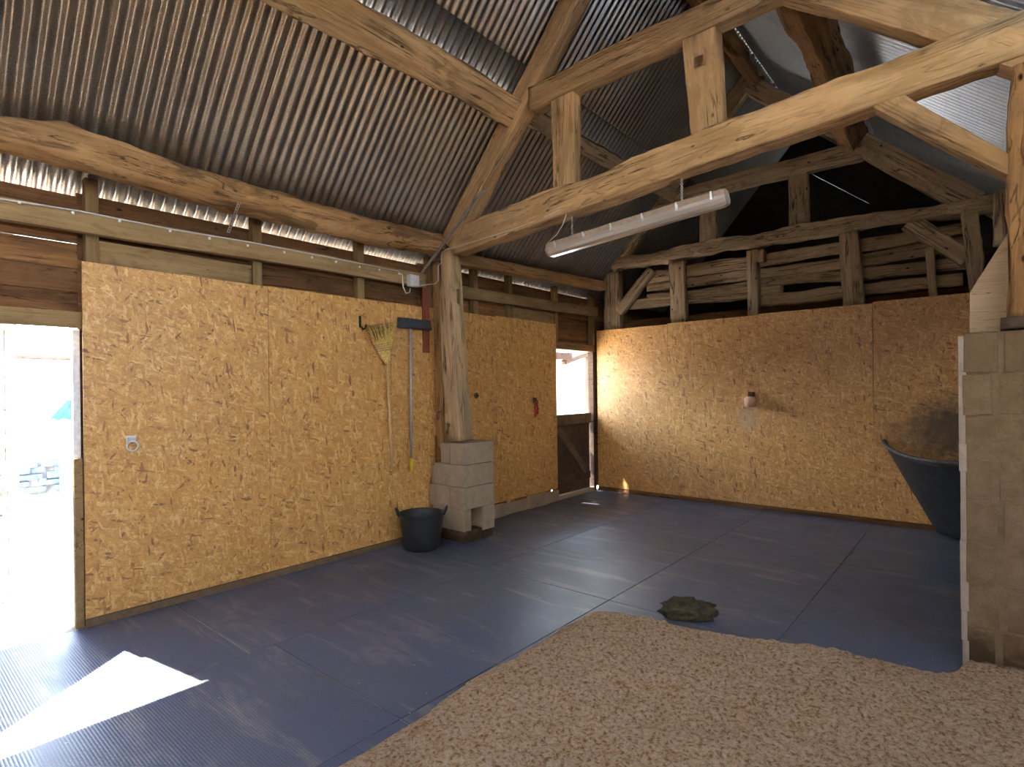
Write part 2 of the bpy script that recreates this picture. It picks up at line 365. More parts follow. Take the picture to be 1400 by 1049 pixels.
def face_beam(name, tl, bl, tr, br, Yf, thick, mat='oak', parent=None, e0=0.0, e1=0.0, **kw):
    """timber in a plane parallel to the back wall, from the edges of its front face"""
    a, b, c, d = [P(q[0], q[1], 'Y', Yf) for q in (tl, bl, tr, br)]
    p0, p1 = (a + b) / 2, (c + d) / 2; x = (p1 - p0).normalized(); nz = x.cross(Vector((0, 1, 0)))
    h0, h1 = abs((a - b).dot(nz)), abs((c - d).dot(nz))
    p0 = p0 - x * e0; p1 = p1 + x * e1; s = Vector((0, thick / 2, 0))
    return beam(name, p0 + s, p1 + s, thick, h0, mat, parent, (0, 1, 0), h1=h1, **kw)

# ------------------------------------------------------------------ dimensions
RX, RZ0, RS = 2.35, 3.12, 1.12            # ridge x, roof plane z at x=0, slope
def zl(x): return RZ0 + RS * x
RIDGE = zl(RX)
RSR = 0.86
def zr(x): return RIDGE - RSR * (x - RX)
YB = 7.384                                # face of the back boards
YT, TT = 3.97, 0.19                       # front truss: face and thickness
YR, TR = 7.44, 0.17                       # rear truss

# ------------------------------------------------------------------ floor and mats
bm = bmesh.new(); box(bm, (-0.16, -3.2, -0.2), (7.6, 10.1, -0.006)); struct(obj('floor', bm, 'slab'))
rows = [(-3.1, -0.32), (-0.31, 1.647), (1.651, 3.546), (3.550, 5.516), (5.520, 7.37)]
cols = [(-0.02, 1.217), (1.221, 2.442), (2.446, 3.577), (3.581, 4.92)]
names_r = ['behind the camera', 'by the left doorway', 'in the middle of the barn', 'past the block pier', 'along the back boards']
names_c = ['against the left wall', 'second from left wall', 'third from left wall', 'against the right side']
for ri, (y0, y1) in enumerate(rows):
    for ci, (x0, x1) in enumerate(cols):
        if ri == 0: continue
        if ri == 1 and ci == 0: y1 = 1.50
        elif ri == 1: y1 = 1.645
        yy0 = 1.508 if (ri == 2 and ci == 0) else y0
        if ri <= 2 and ci == 3: continue
        bm = bmesh.new(); x0b = x0 + (0.02 if ci == 0 else 0.0)
        g = 0.003 * random.random()
        box(bm, (x0b, yy0, -0.006), (x1 - g, y1 - g, 0.0), 0.002)
        tag(obj('rubber_mat', bm, 'mat'), 'dark rubber floor mat, row %s, %s' % (names_r[ri], names_c[ci]), 'mat', 'rubber mats on the floor')

# ------------------------------------------------------------------ sawdust
def sd_edge(x):                             # far edge of the bedding
    if x < 2.62: return 3.35
    return 3.37 + (min(x, 3.55) - 2.62) * 0.235 + max(0, x - 3.55) * 0.13
def build_sawdust():
    bm = bmesh.new(); X0, X1, Y0, Y1 = 2.3, 7.4, -1.6, 4.0
    xs = []; x = X0
    while x < X1: xs.append(x); x += 0.016 if x < 5.2 else 0.06
    ys = []; y = Y0
    while y < Y1: ys.append(y); y += 0.016 if y > 0.9 else 0.05
    grid = []
    for x in xs:
        col = []
        for y in ys:
            wx = 0.05 * noise.noise(Vector((y * 1.3, 3, 0))) + 0.02 * noise.noise(Vector((y * 6, 3, 1)))
            wy = 0.05 * noise.noise(Vector((x * 1.1, 8, 0))) + 0.02 * noise.noise(Vector((x * 6, 5, 1)))
            dx = x - (2.46 + wx + 0.07 * max(0, min(1, (2.2 - y) / 0.8))); dy = (sd_edge(x) + wy) - y
            q_ = max(0, min(1, (x - 4.38) / 0.1)); dy = dy * (1 - q_) + max(dy, 0.10) * q_
            k = 0.12; hh = max(0, min(1, 0.5 + 0.5 * (dy - dx) / k)); d = dy * (1 - hh) + dx * hh - k * hh * (1 - hh)
            s = max(0.0, min(1.0, d / 0.55)); h = 0.17 * (s ** 0.8) * (1.0 - 0.35 * s * s) if d > 0 else -0.004
            if d > 0:
                v = Vector((x, y, 0)); e = min(1, d / 0.12)
                h += e * (0.030 * noise.noise(v * 2.2) + 0.016 * noise.noise(v * 7) + 0.022 * abs(noise.noise(v * 13)) + 0.016 * noise.noise(v * 27) - 0.016 * max(0, noise.noise(v * 9 + Vector((5, 5, 5)))))
                # rake / wheel furrows running away from the camera
                if x < 3.2: h -= e * 0.018 * max(0, noise.noise(Vector((x * 13 + y * 1.2, y * 0.9, 4))))
                else: h -= e * 0.014 * max(0, noise.noise(Vector((x * 6 + y * 4, x * 1.2 - y * 1.5, 7))))
                h = max(h, 0.001)
                if x > 4.35 and y > 3.5: h = h * 0.8 + 0.02
                if y > 3.885 : h = -0.004
            col.append(bm.verts.new((x, y, h)))
        grid.append(col)
    for a, b in zip(grid, grid[1:]):
        for k in range(len(ys) - 1):
            q = (a[k], b[k], b[k + 1], a[k + 1])
            if max(v.co.z for v in q) > 0.0: bm.faces.new(q)
    bmesh.ops.delete(bm, geom=[v for v in bm.verts if not v.link_faces], context='VERTS')
    o = obj('sawdust_bed', bm, 'sawdust', None, Matrix(), smooth=True)
    tag(o, 'thick spread bed of pale sawdust covering the floor in the right foreground', 'sawdust'); o['kind'] = 'stuff'
build_sawdust()

# dried dung clump at the edge of the sawdust
bm = bmesh.new(); c = P(936, 838, 'Z', 0.05); r = bmesh.ops.create_icosphere(bm, subdivisions=4, radius=1.0)
ang = -0.25
for v in r['verts']:
    q = v.co.copy(); d = 1 + 0.4 * noise.noise(q * 1.8 + Vector((3, 1, 2))) + 0.3 * noise.noise(q * 5) + 0.1 * noise.noise(q * 11)
    q *= d; q = Vector((q.x * 0.165, q.y * 0.09, q.z * 0.078))
    v.co = Matrix.Rotation(0.55, 3, 'Z') @ q + Vector((c.x, c.y + 0.05, 0.05))
tag(obj('dung_clump', bm, 'dung', smooth=True), 'dark lumpy clump lying at the far edge of the sawdust', 'clump')

# ------------------------------------------------------------------ left wall (x = 0)
wl = struct(link('wall_left', None, None, None, Matrix()))
def weatherboards(y0, y1, z0, z1, seedk, skip=(), gapi=-1, gap=0.0):
    z = z0; i = 0
    while z < z1 - 0.02:
        hgt = min(0.165 + 0.02 * math.sin(i * 2.3 + seedk), z1 - z)
        if (seedk, i) not in skip:
            bm = bmesh.new(); tilt = 0.022
            vs = [(-0.125, z - 0.015), (-0.105 + 0.0, z - 0.015), (-0.100 - tilt, z + hgt), (-0.125 - tilt, z + hgt)]
            prism(bm, [Vector((a, y0, b)) for a, b in vs], 'Y', y1 - y0)
            # local x along the board for the grain
            for v in bm.verts: v.co = Vector((v.co.y - y0, v.co.x + 0.11, v.co.z - z))
            M4 = Matrix(((0, 1, 0, -0.11), (1, 0, 0, y0), (0, 0, 1, z), (0, 0, 0, 1)))
            obj('weatherboard', bm, 'board', wl, M4)
        z += hgt + (gap if i == gapi else -0.004); i += 1
weatherboards(-3.2, 0.985, 2.07, 2.88, 1, gapi=2, gap=0.016)
weatherboards(0.985, 3.95, 0.05, 2.905, 2)
weatherboards(3.95, 6.32, 0.05, 2.93, 3)
weatherboards(6.32, 7.36, 2.13, 2.93, 4)
weatherboards(7.36, 10.0, 0.05, 2.99, 5)
weatherboards(-3.2, -0.36, 0.0, 2.07, 6)
for k, y in enumerate((0.985 + 0.03, 2.13, 3.13, 4.02, 4.72, 5.35, 6.34, 7.30, -1.2, -0.42, 8.4)):
    beam('wall_stud', (-0.06, y + 0.035, 2.22 if y in (6.34, 7.30) else 0.0), (-0.06, y + 0.035, zl(-0.06) - 0.06), 0.075, 0.075, 'pine', wl, (0, 1, 0), amp=0.003, wane=0.06, step=0.3)
# filler boards between the studs above the panels
for (y0, y1, z0, z1) in ((1.06, 2.12, 2.40, 2.585), (5.43, 6.34, 2.42, 2.60)):
    beam('filler_board', (-0.04, y0, (z0 + z1) / 2), (-0.04, y1, (z0 + z1) / 2), 0.02, z1 - z0, 'pine', wl, (1, 0, 0), amp=0.002, wane=0.05)
# osb panels
def panel(y0, y1, z0, z1, label):
    bm = bmesh.new(); w = y1 - y0; box(bm, (0, 0, 0), (w, 0.018, z1 - z0), 0.0015)
    M4 = Matrix(((0, -1, 0, 0.0), (1, 0, 0, y0), (0, 0, 1, z0), (0, 0, 0, 1)))
    return tag(obj('osb_panel', bm, 'osb', None, M4), label, 'panel', 'strand board panels lining the walls')
panel(0.985, 2.238, 0.055, 2.425, 'orange strand board panel beside the bright left doorway, with the tie ring')
panel(2.242, 3.49, 0.055, 2.43, 'orange strand board panel between the tie ring panel and the broom')
panel(3.494, 3.97, 0.055, 2.435, 'narrow strand board panel behind the two hanging brooms')
panel(3.974, 5.08, 0.17, 2.44, 'strand board panel just past the timber post on the block pier')
panel(5.084, 6.325, 0.17, 2.455, 'strand board panel beside the half door, with the red tether')
def bpanel(x0, x1, z0, z1, label, mt='osb'):
    bm = bmesh.new(); box(bm, (0, 0, 0), (x1 - x0, 0.018, z1 - z0), 0.0015)
    return tag(obj('osb_panel', bm, mt, None, Matrix.Translation((x0, YB, z0))), label, 'panel', 'strand board panels lining the walls')
bpanel(0.0, 1.15, 0.06, 2.44, 'glossy daylit strand board panel of the back wall, next to the half door')
bpanel(1.153, 2.365, 0.06, 2.452, 'back wall strand board panel carrying the pink salt lick', 'osb_licked')
bpanel(2.368, 3.588, 0.06, 2.465, 'back wall strand board panel between the salt lick and the black manger')
bpanel(3.591, 4.92, 0.06, 2.48, 'muddy back wall strand board panel behind the black manger', 'osb_muddy')
# skirting and kerbs
bm = bmesh.new(); box(bm, (-0.09, 0.985, 0), (0.012, 3.95, 0.05), 0.004); struct(obj('trim_1', bm, 'mortar'))
bm = bmesh.new(); box(bm, (0.0, YB + 0.001, 0), (4.92, YB + 0.05, 0.06), 0.004); struct(obj('baseboard_back', bm, 'board'))
kerb = thing('concrete_kerb', 'low run of concrete kerb blocks under the panels past the block pier', 'kerb', (0.0, 5.3, 0))
y = 4.42
for k, ln in enumerate((0.42, 0.35, 0.46, 0.42, 0.27)):
    bm = bmesh.new(); box(bm, (-0.012, y, 0), (0.02 + 0.03 * (k % 2), y + ln - 0.012, 0.165 - 0.012 * (k % 3)), 0.012)
    obj('block', bm, 'block_pale', kerb); y += ln

# long rail carrying the cable
beam('timber_rail', (0.015, -3.0, 2.635), (0.015, 3.93, 2.71), 0.066, 0.135, 'pine', None, (1, 0, 0), amp=0.004, wane=0.06)
tag(bpy.context.scene.objects['timber_rail'], 'long sawn rail above the panels, cable clipped along its top, left of the post', 'beam')
o = beam('timber_rail', (0.015, 4.18, 2.65), (0.015, 7.36, 2.72), 0.066, 0.13, 'pine', None, (1, 0, 0), amp=0.004, wane=0.06)
tag(o, 'shorter sawn rail above the panels, between the post and the back corner', 'beam')
# eaves log and plate
o = beam('eaves_log', (0.205, -2.4, 3.07), (0.18, 3.98, 3.05), 0.27, 0.27, 'bark_log', None, (1, 0, 0), amp=0.035, rnd=True, step=0.04, h1=0.235, w1=0.25, chunk=0.05)
tag(o, 'thick rough eaves log with torn bark, lying along the left wall top', 'log')
o = beam('eaves_plate', (0.1, 4.17, 2.985), (0.1, 7.43, 3.11), 0.13, 0.13, 'oak', None, (1, 0, 0), amp=0.008)
tag(o, 'slim eaves timber at the foot of the roof, beyond the post', 'beam')
# jambs and lintels
o = beam('timber_lintel', (-0.045, -0.5, 2.025), (-0.045, 0.985, 2.035), 0.05, 0.105, 'pine', None, (1, 0, 0), amp=0.002, wane=0.05)
tag(o, 'pale timber lintel over the bright left doorway', 'lintel')
o = beam('timber_lintel', (-0.062, 6.33, 2.165), (-0.062, 7.37, 2.165), 0.085, 0.10, 'pine', None, (1, 0, 0), amp=0.002, wane=0.05)
tag(o, 'timber lintel over the half door in the far corner', 'lintel')
bm = bmesh.new(); box(bm, (-0.125, 0.945, 0.0), (-0.075, 0.984, 1.975), 0.002); struct(obj('trim_2', bm, 'jamb_glare'))
bm = bmesh.new(); box(bm, (-0.058, 0.935, 0.0), (-0.02, 0.982, 1.12), 0.006); tag(obj('door_stop', bm, 'pine'), 'short brown upright strip at the edge of the bright left doorway', 'strip')

# left doorway: stable door leaves folded outwards
hinge = Vector((-0.12, -0.28, 0)); dirn = Vector((-0.91, 1.07, 0)).normalized()
def leaf(name, label, z0, z1, length, d, off):
    root = thing(name, label, 'door', hinge + Vector((0, 0, z0)))
    nrm = Vector((d.y, -d.x, 0)); M4 = Matrix(((d.x, nrm.x, 0, hinge.x + off.x), (d.y, nrm.y, 0, hinge.y + off.y), (0, 0, 1, z0), (0, 0, 0, 1)))
    bm = bmesh.new(); k = 0.0
    while k < length - 0.02:
        e = min(length, k + 0.145); box(bm, (k, -0.014, 0), (e - 0.004, 0.014, z1 - z0), 0.003); k += 0.145
    obj('door_boards', bm, 'grey_wood', root, M4)
    for zz in (0.1, z1 - z0 - 0.2):
        bm = bmesh.new(); box(bm, (0.03, 0.014, zz), (length - 0.03, 0.042, zz + 0.1), 0.004); obj('ledge', bm, 'grey_wood', root, M4)
    return root, M4
r1, m1 = leaf('stable_door', 'upper stable door leaf folded open outside the left doorway', 1.06, 2.22, 1.41, dirn, Vector((0, 0, 0)))
d2 = Vector((-0.91, 1.09, 0)).normalized()
r2, m2 = leaf('stable_door', 'lower grey stable door leaf at the left edge of the doorway', 0.03, 1.055, 1.40, d2, Vector((-0.0, 0.0, 0)))
bm = bmesh.new(); box(bm, (1.24, -0.05, 0.86), (1.39, -0.016, 0.93), 0.004); tube(bm, [(1.26, -0.06, 0.8), (1.38, -0.06, 0.8)], 0.012); obj('latch', bm, 'black', r2, m2)

# half door in the far corner (y 6.33..7.33)
hd = thing('half_door', 'dark brown braced half door in the far left corner', 'door', (-0.08, 6.83, 0.05))
zt = P(785, 566, 'X', -0.06).z
bm = bmesh.new(); k = 6.34
while k < 7.27:
    e = min(7.30, k + 0.118); box(bm, (-0.105, k, 0.045), (-0.085, e - 0.003, zt - 0.03), 0.003); k += 0.118
obj('door_boards', bm, 'door_wood', hd)
bm = bmesh.new(); box(bm, (-0.085, 6.34, zt - 0.15), (-0.045, 7.28, zt), 0.006); obj('top_rail', bm, 'door_rail', hd)
bm = bmesh.new(); box(bm, (-0.085, 6.34, 0.20), (-0.055, 7.26, 0.31), 0.004); obj('bottom_rail', bm, 'door_wood', hd)
beam('brace', (-0.068, 6.42, zt - 0.17), (-0.068, 7.14, 0.32), 0.03, 0.105, 'door_rail', hd, (1, 0, 0), amp=0.002, wane=0.05)
bm = bmesh.new(); box(bm, (-0.084, 6.345, zt - 0.26), (-0.07, 6.50, zt - 0.23), 0.002); obj('hinge_strap', bm, 'steel', hd)
bm = bmesh.new(); box(bm, (-0.11, 7.305, 0.0), (-0.02, 7.372, 2.115), 0.004); tag(obj('door_post', bm, 'door_wood'), 'dark upright post between half door and back boards', 'post')
bm = bmesh.new(); box(bm, (-0.10, 6.326, 0.0), (-0.03, 6.34, 0.40), 0.003); tag(obj('door_stop', bm, 'black'), 'short black upright block at the foot of the half door', 'strip')

bm = bmesh.new(); box(bm, (-0.083, 6.325, -0.006), (-0.02, 7.36, 0.055), 0.004); struct(obj('trim_3', bm, 'slab'))
# fittings on the left boards
c = P(179, 603, 'X', 0.0)
tr_ = thing('tie_ring', 'galvanised tie ring screwed to the strand board near the left doorway', 'ring', (0.0, c.y, c.z - 0.05))
bm = bmesh.new(); box(bm, (0.0, c.y - 0.03, c.z - 0.012), (0.006, c.y + 0.03, c.z + 0.035), 0.002); box(bm, (0.0, c.y - 0.022, c.z - 0.005), (0.03, c.y + 0.022, c.z + 0.025), 0.006); obj('bracket', bm, 'steel', tr_)
bm = bmesh.new(); torus(bm, (0.035, c.y, c.z - 0.035), 0.034, 0.006, (1, -0.35, 0), (0, 0, 1)); obj('ring', bm, 'steel', tr_, smooth=True)

c = P(492, 440, 'X', 0.0)
bm = bmesh.new(); box(bm, (0, c.y - 0.012, c.z - 0.055), (0.006, c.y + 0.012, c.z + 0.055), 0.002); tube(bm, [(0.004, c.y, c.z - 0.04), (0.05, c.y, c.z - 0.075), (0.085, c.y, c.z - 0.07), (0.1, c.y, c.z - 0.035)], 0.008)
tag(obj('wall_hook', bm, 'black'), 'empty black iron hook on the boards left of the straw broom', 'hook')
c = P(731, 550, 'X', 0.0)
te = thing('tether', 'short red tether hanging from a ring near the half door', 'tether', (0.0, c.y, c.z - 0.1))
bm = bmesh.new(); box(bm, (0, c.y - 0.03, c.z - 0.005), (0.01, c.y + 0.03, c.z + 0.06), 0.003); torus(bm, (0.025, c.y, c.z), 0.028, 0.006, (0, 1, 0), (0, 0, 1)); obj('ring', bm, 'rust', te)
bm = bmesh.new(); tube(bm, [(0.03, c.y - 0.0, c.z - 0.01), (0.035, c.y - 0.025, c.z - 0.06), (0.035, c.y - 0.02, c.z - 0.13), (0.035, c.y - 0.03, c.z - 0.19)], 0.013); tube(bm, [(0.03, c.y, c.z - 0.01), (0.04, c.y + 0.015, c.z - 0.07), (0.035, c.y + 0.01, c.z - 0.16)], 0.012); obj('strap', bm, 'red', te, smooth=True)

c = P(651, 541, 'X', 0.0)
bm = bmesh.new(); lathe(bm, [(0.0, 0.0), (0.035, 0.0), (0.035, 0.008), (0.014, 0.012), (0.014, 0.035), (0.0, 0.037)], (0, 0, 0), 16)
for v in bm.verts: v.co = Vector((v.co.z, c.y + v.co.x, c.z + v.co.y))
tag(obj('bolt_plate', bm, 'rust'), 'small dark bolt plate on the strand board just right of the oak post', 'bolt')
c = P(602, 570, 'Y', 3.99); bm = bmesh.new(); tube(bm, [c + Vector((-0.012, 0, 0.06)), c + Vector((-0.012, -0.03, 0.05)), c + Vector((-0.012, -0.035, -0.02)), c + Vector((0, -0.035, -0.035)), c + Vector((0.014, -0.035, -0.02)), c + Vector((0.014, -0.03, 0.05)), c + Vector((0.014, 0, 0.06))], 0.005, 6)
tag(obj('staple', bm, 'rust'), 'rusty U-shaped staple on the narrow batten left of the oak post', 'staple')
# straw broom, hung head up
hx = 0.045
top = P(521, 446, 'X', hx); neck = P(529.5, 497, 'X', hx); foot = P(536, 641, 'X', hx)
bw = thing('straw_broom', 'straw broom hung head up, with wooden handle, on the left boards', 'broom', foot)
bm = bmesh.new(); tube(bm, [neck + Vector((0, 0, 0.1)), neck, (neck + foot) / 2 + Vector((0.004, 0, 0)), foot], 0.0135, 10); obj('handle', bm, 'handle_wood', bw, smooth=True)
bm = bmesh.new(); tube(bm, [neck + Vector((0, 0, 0.05)), neck + Vector((0, 0, 0.01))], 0.023, 12); obj('ferrule', bm, 'twine', bw, smooth=True)
ax = (top - neck).normalized(); sd = Vector((0, 1, 0)); sd = (sd - ax * sd.dot(ax)).normalized(); Lh = (top - neck).length
def head_w(f): return 0.02 + 0.135 * (f ** 0.75) * (1 + 0.05 * f)
def head_c(f): return neck + ax * (Lh * f) + sd * (-0.02 * f)
bm = bmesh.new(); rings = []
for i in range(13):
    f = i / 12 * 0.93; a = head_w(f); b = 0.022 + 0.012 * f; cc = head_c(f); rg = []
    for k in range(28):
        tt = 2 * math.pi * k / 28; e = 1 + 0.05 * noise.noise(Vector((k * 2.1, f * 2, 1)))
        rg.append(bm.verts.new(cc + sd * (a * math.cos(tt) * e) + Vector((1, 0, 0)) * (b * math.sin(tt) * e)))
    rings.append(rg)
for A, B in zip(rings, rings[1:]):
    for k in range(28): bm.faces.new((A[k], A[(k + 1) % 28], B[(k + 1) % 28], B[k]))
bm.faces.new(rings[-1]); bm.faces.new(rings[0])
obj('straw_head', bm, 'straw', bw)
bm = bmesh.new(); rs = random.Random(3)
for i in range(420):
    u = rs.uniform(-1, 1); q = rs.uniform(-1, 1); f0 = rs.uniform(0.3, 0.62); f1 = rs.uniform(0.88, 1.06)
    p0 = head_c(f0) + sd * (head_w(f0) * u * 0.97) + Vector((0.03 * q * (1 - u * u) ** 0.5 + 0.004, 0, 0)); u2 = u * (1 + rs.uniform(-0.1, 0.14))
    p1 = head_c(f1) + sd * (head_w(f1) * u2) + Vector((0.038 * q * max(0.1, 1 - u * u) ** 0.5 + 0.006 + rs.uniform(0, 0.012), 0, 0))
    tube(bm, [p0, (p0 + p1) / 2 + sd * rs.uniform(-0.006, 0.006), p1], 0.002, 3, rr=[0.0026, 0.0022, 0.0012])
o = obj('straw_fibres', bm, 'straw', bw); o['kind'] = 'stuff'
bm = bmesh.new()
for i in range(260):
    u = rs.uniform(-1, 1); q = rs.uniform(-0.2, 1); f0 = rs.uniform(0.6, 0.8); f1 = rs.uniform(0.9, 1.08)
    p0 = head_c(f0) + sd * (head_w(f0) * u) + Vector((0.034 * q * (1 - u * u) ** 0.5 + 0.006, 0, 0))
    p1 = head_c(f1) + sd * (head_w(f1) * u * (1 + rs.uniform(-0.1, 0.12))) + Vector((0.045 * q * max(0.1, 1 - u * u) ** 0.5 + 0.008, 0, 0))
    tube(bm, [p0, (p0 + p1) / 2 + sd * rs.uniform(-0.006, 0.006), p1], 0.002, 3, rr=[0.0024, 0.0022, 0.0012])
o = obj('straw_tips', bm, 'straw_dark', bw); o['kind'] = 'stuff'
bm = bmesh.new()
for f in (0.36, 0.42, 0.48, 0.53):
    cc = head_c(f); a = head_w(f) * 1.03; b = 0.032
    pts = [cc + sd * (a * math.cos(t)) + Vector((b * math.sin(t), 0, 0)) for t in [2 * math.pi * k / 24 for k in range(25)]]
    tube(bm, pts, 0.0035, 5, cap=False)
obj('stitching', bm, 'twine', bw)

# push broom, hung head up
hx = 0.05
a = P(561.5, 450, 'X', hx); b = P(562.5, 628, 'X', hx); c = P(562, 645, 'X', hx)
pb = thing('push_broom', 'push broom hung head up, grey pole with yellow grip, beside the post', 'broom', c)
bm = bmesh.new(); tube(bm, [a + Vector((0, 0, 0.02)), b], 0.012, 12); obj('pole', bm, 'alu', pb, smooth=True)
bm = bmesh.new(); tube(bm, [b + Vector((0, 0, 0.012)), b, c], 0.0165, 12, rr=[0.014, 0.0175, 0.016]); obj('grip', bm, 'yellow', pb, smooth=True)
l0 = P(545, 449, 'X', hx); l1 = P(588, 451, 'X', hx)
hc = (l0 + l1) / 2; hl = (l1 - l0).length / 2
bm = bmesh.new(); box(bm, (hx - 0.03, hc.y - hl, hc.z), (hx + 0.03, hc.y + hl, hc.z + 0.028), 0.008); obj('head', bm, 'bristle', pb)
bm = bmesh.new(); rs = random.Random(5)
for i in range(46):
    for j in range(5):
        yy = hc.y - hl * 0.97 + 2 * hl * 0.97 * i / 45; xx = hx - 0.024 + 0.012 * j
        tube(bm, [(xx, yy, hc.z + 0.025), (xx + rs.uniform(-.006, .006), yy + rs.uniform(-.006, .006), hc.z + 0.10 + rs.uniform(-.006, .006))], 0.0045, 4, rr=[0.004, 0.0055])
o = obj('bristles', bm, 'bristle', pb); o['kind'] = 'stuff'

# rubber tub
c = P(577, 757, 'Z', 0.0); tc = Vector((0.315, 3.60, 0))
tb = thing('rubber_tub', 'black rubber tub with handles on the floor beside the block pier', 'tub', tc)
bm = bmesh.new(); lathe(bm, [(0.0, 0.0), (0.15, 0.0), (0.168, 0.012), (0.19, 0.15), (0.212, 0.30), (0.218, 0.335), (0.226, 0.345), (0.222, 0.353), (0.208, 0.345), (0.20, 0.29), (0.175, 0.10), (0.155, 0.02), (0.0, 0.015)], tc, 48); obj('tub_body', bm, 'rubber', tb, smooth=True)
for sgn in (-1, 1):
    bm = bmesh.new(); dv = Vector((0.7, 0.72, 0)).normalized() if sgn > 0 else Vector((-0.62, -0.78, 0)).normalized(); sv = Vector((-dv.y, dv.x, 0))
    pts = [tc + Vector((0, 0, 0.335)) + dv * 0.215 + sv * 0.07, tc + Vector((0, 0, 0.375)) + dv * 0.235 + sv * 0.055, tc + Vector((0, 0, 0.40)) + dv * 0.245 + sv * 0.02, tc + Vector((0, 0, 0.40)) + dv * 0.245 - sv * 0.02, tc + Vector((0, 0, 0.375)) + dv * 0.235 - sv * 0.055, tc + Vector((0, 0, 0.335)) + dv * 0.215 - sv * 0.07]
    tube(bm, pts, 0.012, 8); obj('handle', bm, 'rubber', tb, smooth=True)

# block pier
def block(bm, lo, hi, s=0.0):
    box(bm, lo, hi, 0.010)
pr = thing('block_pier', 'stacked concrete block pier under the timber post, left wall', 'pier', (0.3, 4.15, 0))
def pblock(lo, hi, mat='block_pale', nm='block'):
    bm = bmesh.new(); box(bm, lo, hi, 0.009); obj(nm, bm, mat, pr)
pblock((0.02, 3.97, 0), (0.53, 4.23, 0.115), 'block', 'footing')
pblock((0.08, 3.955, 0.118), (0.545, 4.06, 0.335))
pblock((0.30, 4.235, 0.085), (0.545, 4.41, 0.335))
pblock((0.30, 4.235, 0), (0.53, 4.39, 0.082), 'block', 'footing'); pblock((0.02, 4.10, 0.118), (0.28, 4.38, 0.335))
pblock((0.02, 3.955, 0.338), (0.335, 4.16, 0.558)); pblock((0.345, 3.95, 0.338), (0.55, 4.40, 0.560)); pblock((0.02, 4.165, 0.338), (0.34, 4.40, 0.558))
pblock((0.10, 3.96, 0.562), (0.30, 4.16, 0.785)); pblock((0.31, 3.95, 0.564), (0.55, 4.40, 0.787)); pblock((0.02, 3.99, 0.562), (0.095, 4.12, 0.75))
pblock((0.205, 3.96, 0.79), (0.345, 4.40, 1.005)); pblock((0.352, 3.955, 0.79), (0.55, 4.40, 1.01))
# post on the pier
def tp(px, py): return P(px, py, 'Y', YT)
o = beam('timber_post', Vector((0.385, 4.08, 0.93)) + Vector((0, 0, 0.095)), (0.265, 4.06, 3.01), 0.2, 0.20, 'oak_pale', None, (0, 1, 0), w1=0.16, h1=0.165, amp=0.011, bow=-0.01, chunk=0.025, wane=0.05)
tag(o, 'upright old oak post standing on the block pier under the roof truss', 'post')
o = beam('timber_batten', (0.14, 4.06, 0.91), (0.075, 4.06, 2.93), 0.05, 0.11, 'oak_red', None, (0, 1, 0), amp=0.006, wane=0.1)
tag(o, 'narrow upright batten close beside the left of the oak post', 'batten')
o = beam('timber_plank', (0.012, 3.945, 1.95), (0.012, 3.945, 2.72), 0.02, 0.085, 'red_wood', None, (1, 0, 0), amp=0.002, wane=0.05)
tag(o, 'short red painted upright plank above the push broom head', 'plank')
# chain hanging on the batten
bm = bmesh.new(); q = P(596, 600, 'Y', 4.02)
for k in range(14): torus(bm, (q.x, 4.022, q.z + 0.02 - k * 0.021), 0.010, 0.003, (1, 0, 0) if k % 2 else (0, 1, 0), (0, 0, 1), 10)
tag(obj('hanging_chain', bm, 'rust'), 'short rusty chain hanging on the batten above the block pier', 'chain')

# ------------------------------------------------------------------ front truss
ft = thing('roof_truss', 'front timber roof truss spanning the barn over the strip light', 'truss', (2.45, YT + TT / 2, 3.05))
face_beam('tie_beam', (620, 309), (620, 345), (1400, 15), (1400, 77), YT, TT, 'oak', ft, e0=0.02, e1=0.35, amp=0.02, chunk=0.018)
face_beam('rafter', (600, 331), (622, 331), (764, 0), (789, 0), YT, 0.16, 'oak', ft, e0=0.02, e1=0.75, amp=0.012)
face_beam('rafter', (1347, 0), (1094, 0), (1403, 13), (1292, 60), YT + 0.02, 0.16, 'oak', ft, e0=0.9, e1=0.45, amp=0.012)
face_beam('collar_beam', (722, 118), (722, 150), (1057, -45), (1057, -6), YT, 0.15, 'oak', ft, e0=0.0, e1=0.35, amp=0.012)
face_beam('strut', (753, 128), (783, 122), (757, 255), (785, 245), YT + 0.02, 0.12, 'oak', ft, e0=0.05, e1=0.05)
face_beam('king_post', (930, 45), (977, 33), (943, 182), (987, 166), YT + 0.015, 0.13, 'oak', ft, e0=0.06, e1=0.06)
face_beam('brace', (1240, 128), (1186, 142), (1400, 222), (1392, 246), YT + 0.02, 0.13, 'oak', ft, e0=0.1, e1=0.1)
o = face_beam('timber_post', (1386, 85), (1460, 85), (1376, 432), (1450, 432), YT + 0.01, 0.2, 'oak_red', None, e0=0.02, amp=0.025, chunk=0.02)
tag(o, 'rough oak post at the right edge standing on the block wall', 'post')
def cut(o, c, s, rz=0.0):
    bm = bmesh.new(); box(bm, (-s[0] / 2, -s[1] / 2, -s[2] / 2), (s[0] / 2, s[1] / 2, s[2] / 2), 0.006); me = bpy.data.meshes.new('cut'); bm.to_mesh(me); bm.free()
    k = bpy.data.objects.new('cut', me); COL.objects.link(k); k.location = c; k.rotation_euler = (0, rz, 0)
    m = o.modifiers.new('b', 'BOOLEAN'); m.object = k; m.operation = 'DIFFERENCE'; m.solver = 'EXACT'
    dg = bpy.context.evaluated_depsgraph_get(); nm = bpy.data.meshes.new_from_object(o.evaluated_get(dg)); o.modifiers.clear()
    if len(nm.polygons) > 20: o.data = nm
    bpy.data.objects.remove(k); bpy.data.meshes.remove(me)
kp = [c for c in ft.children if c.name.startswith('king_post')][0]
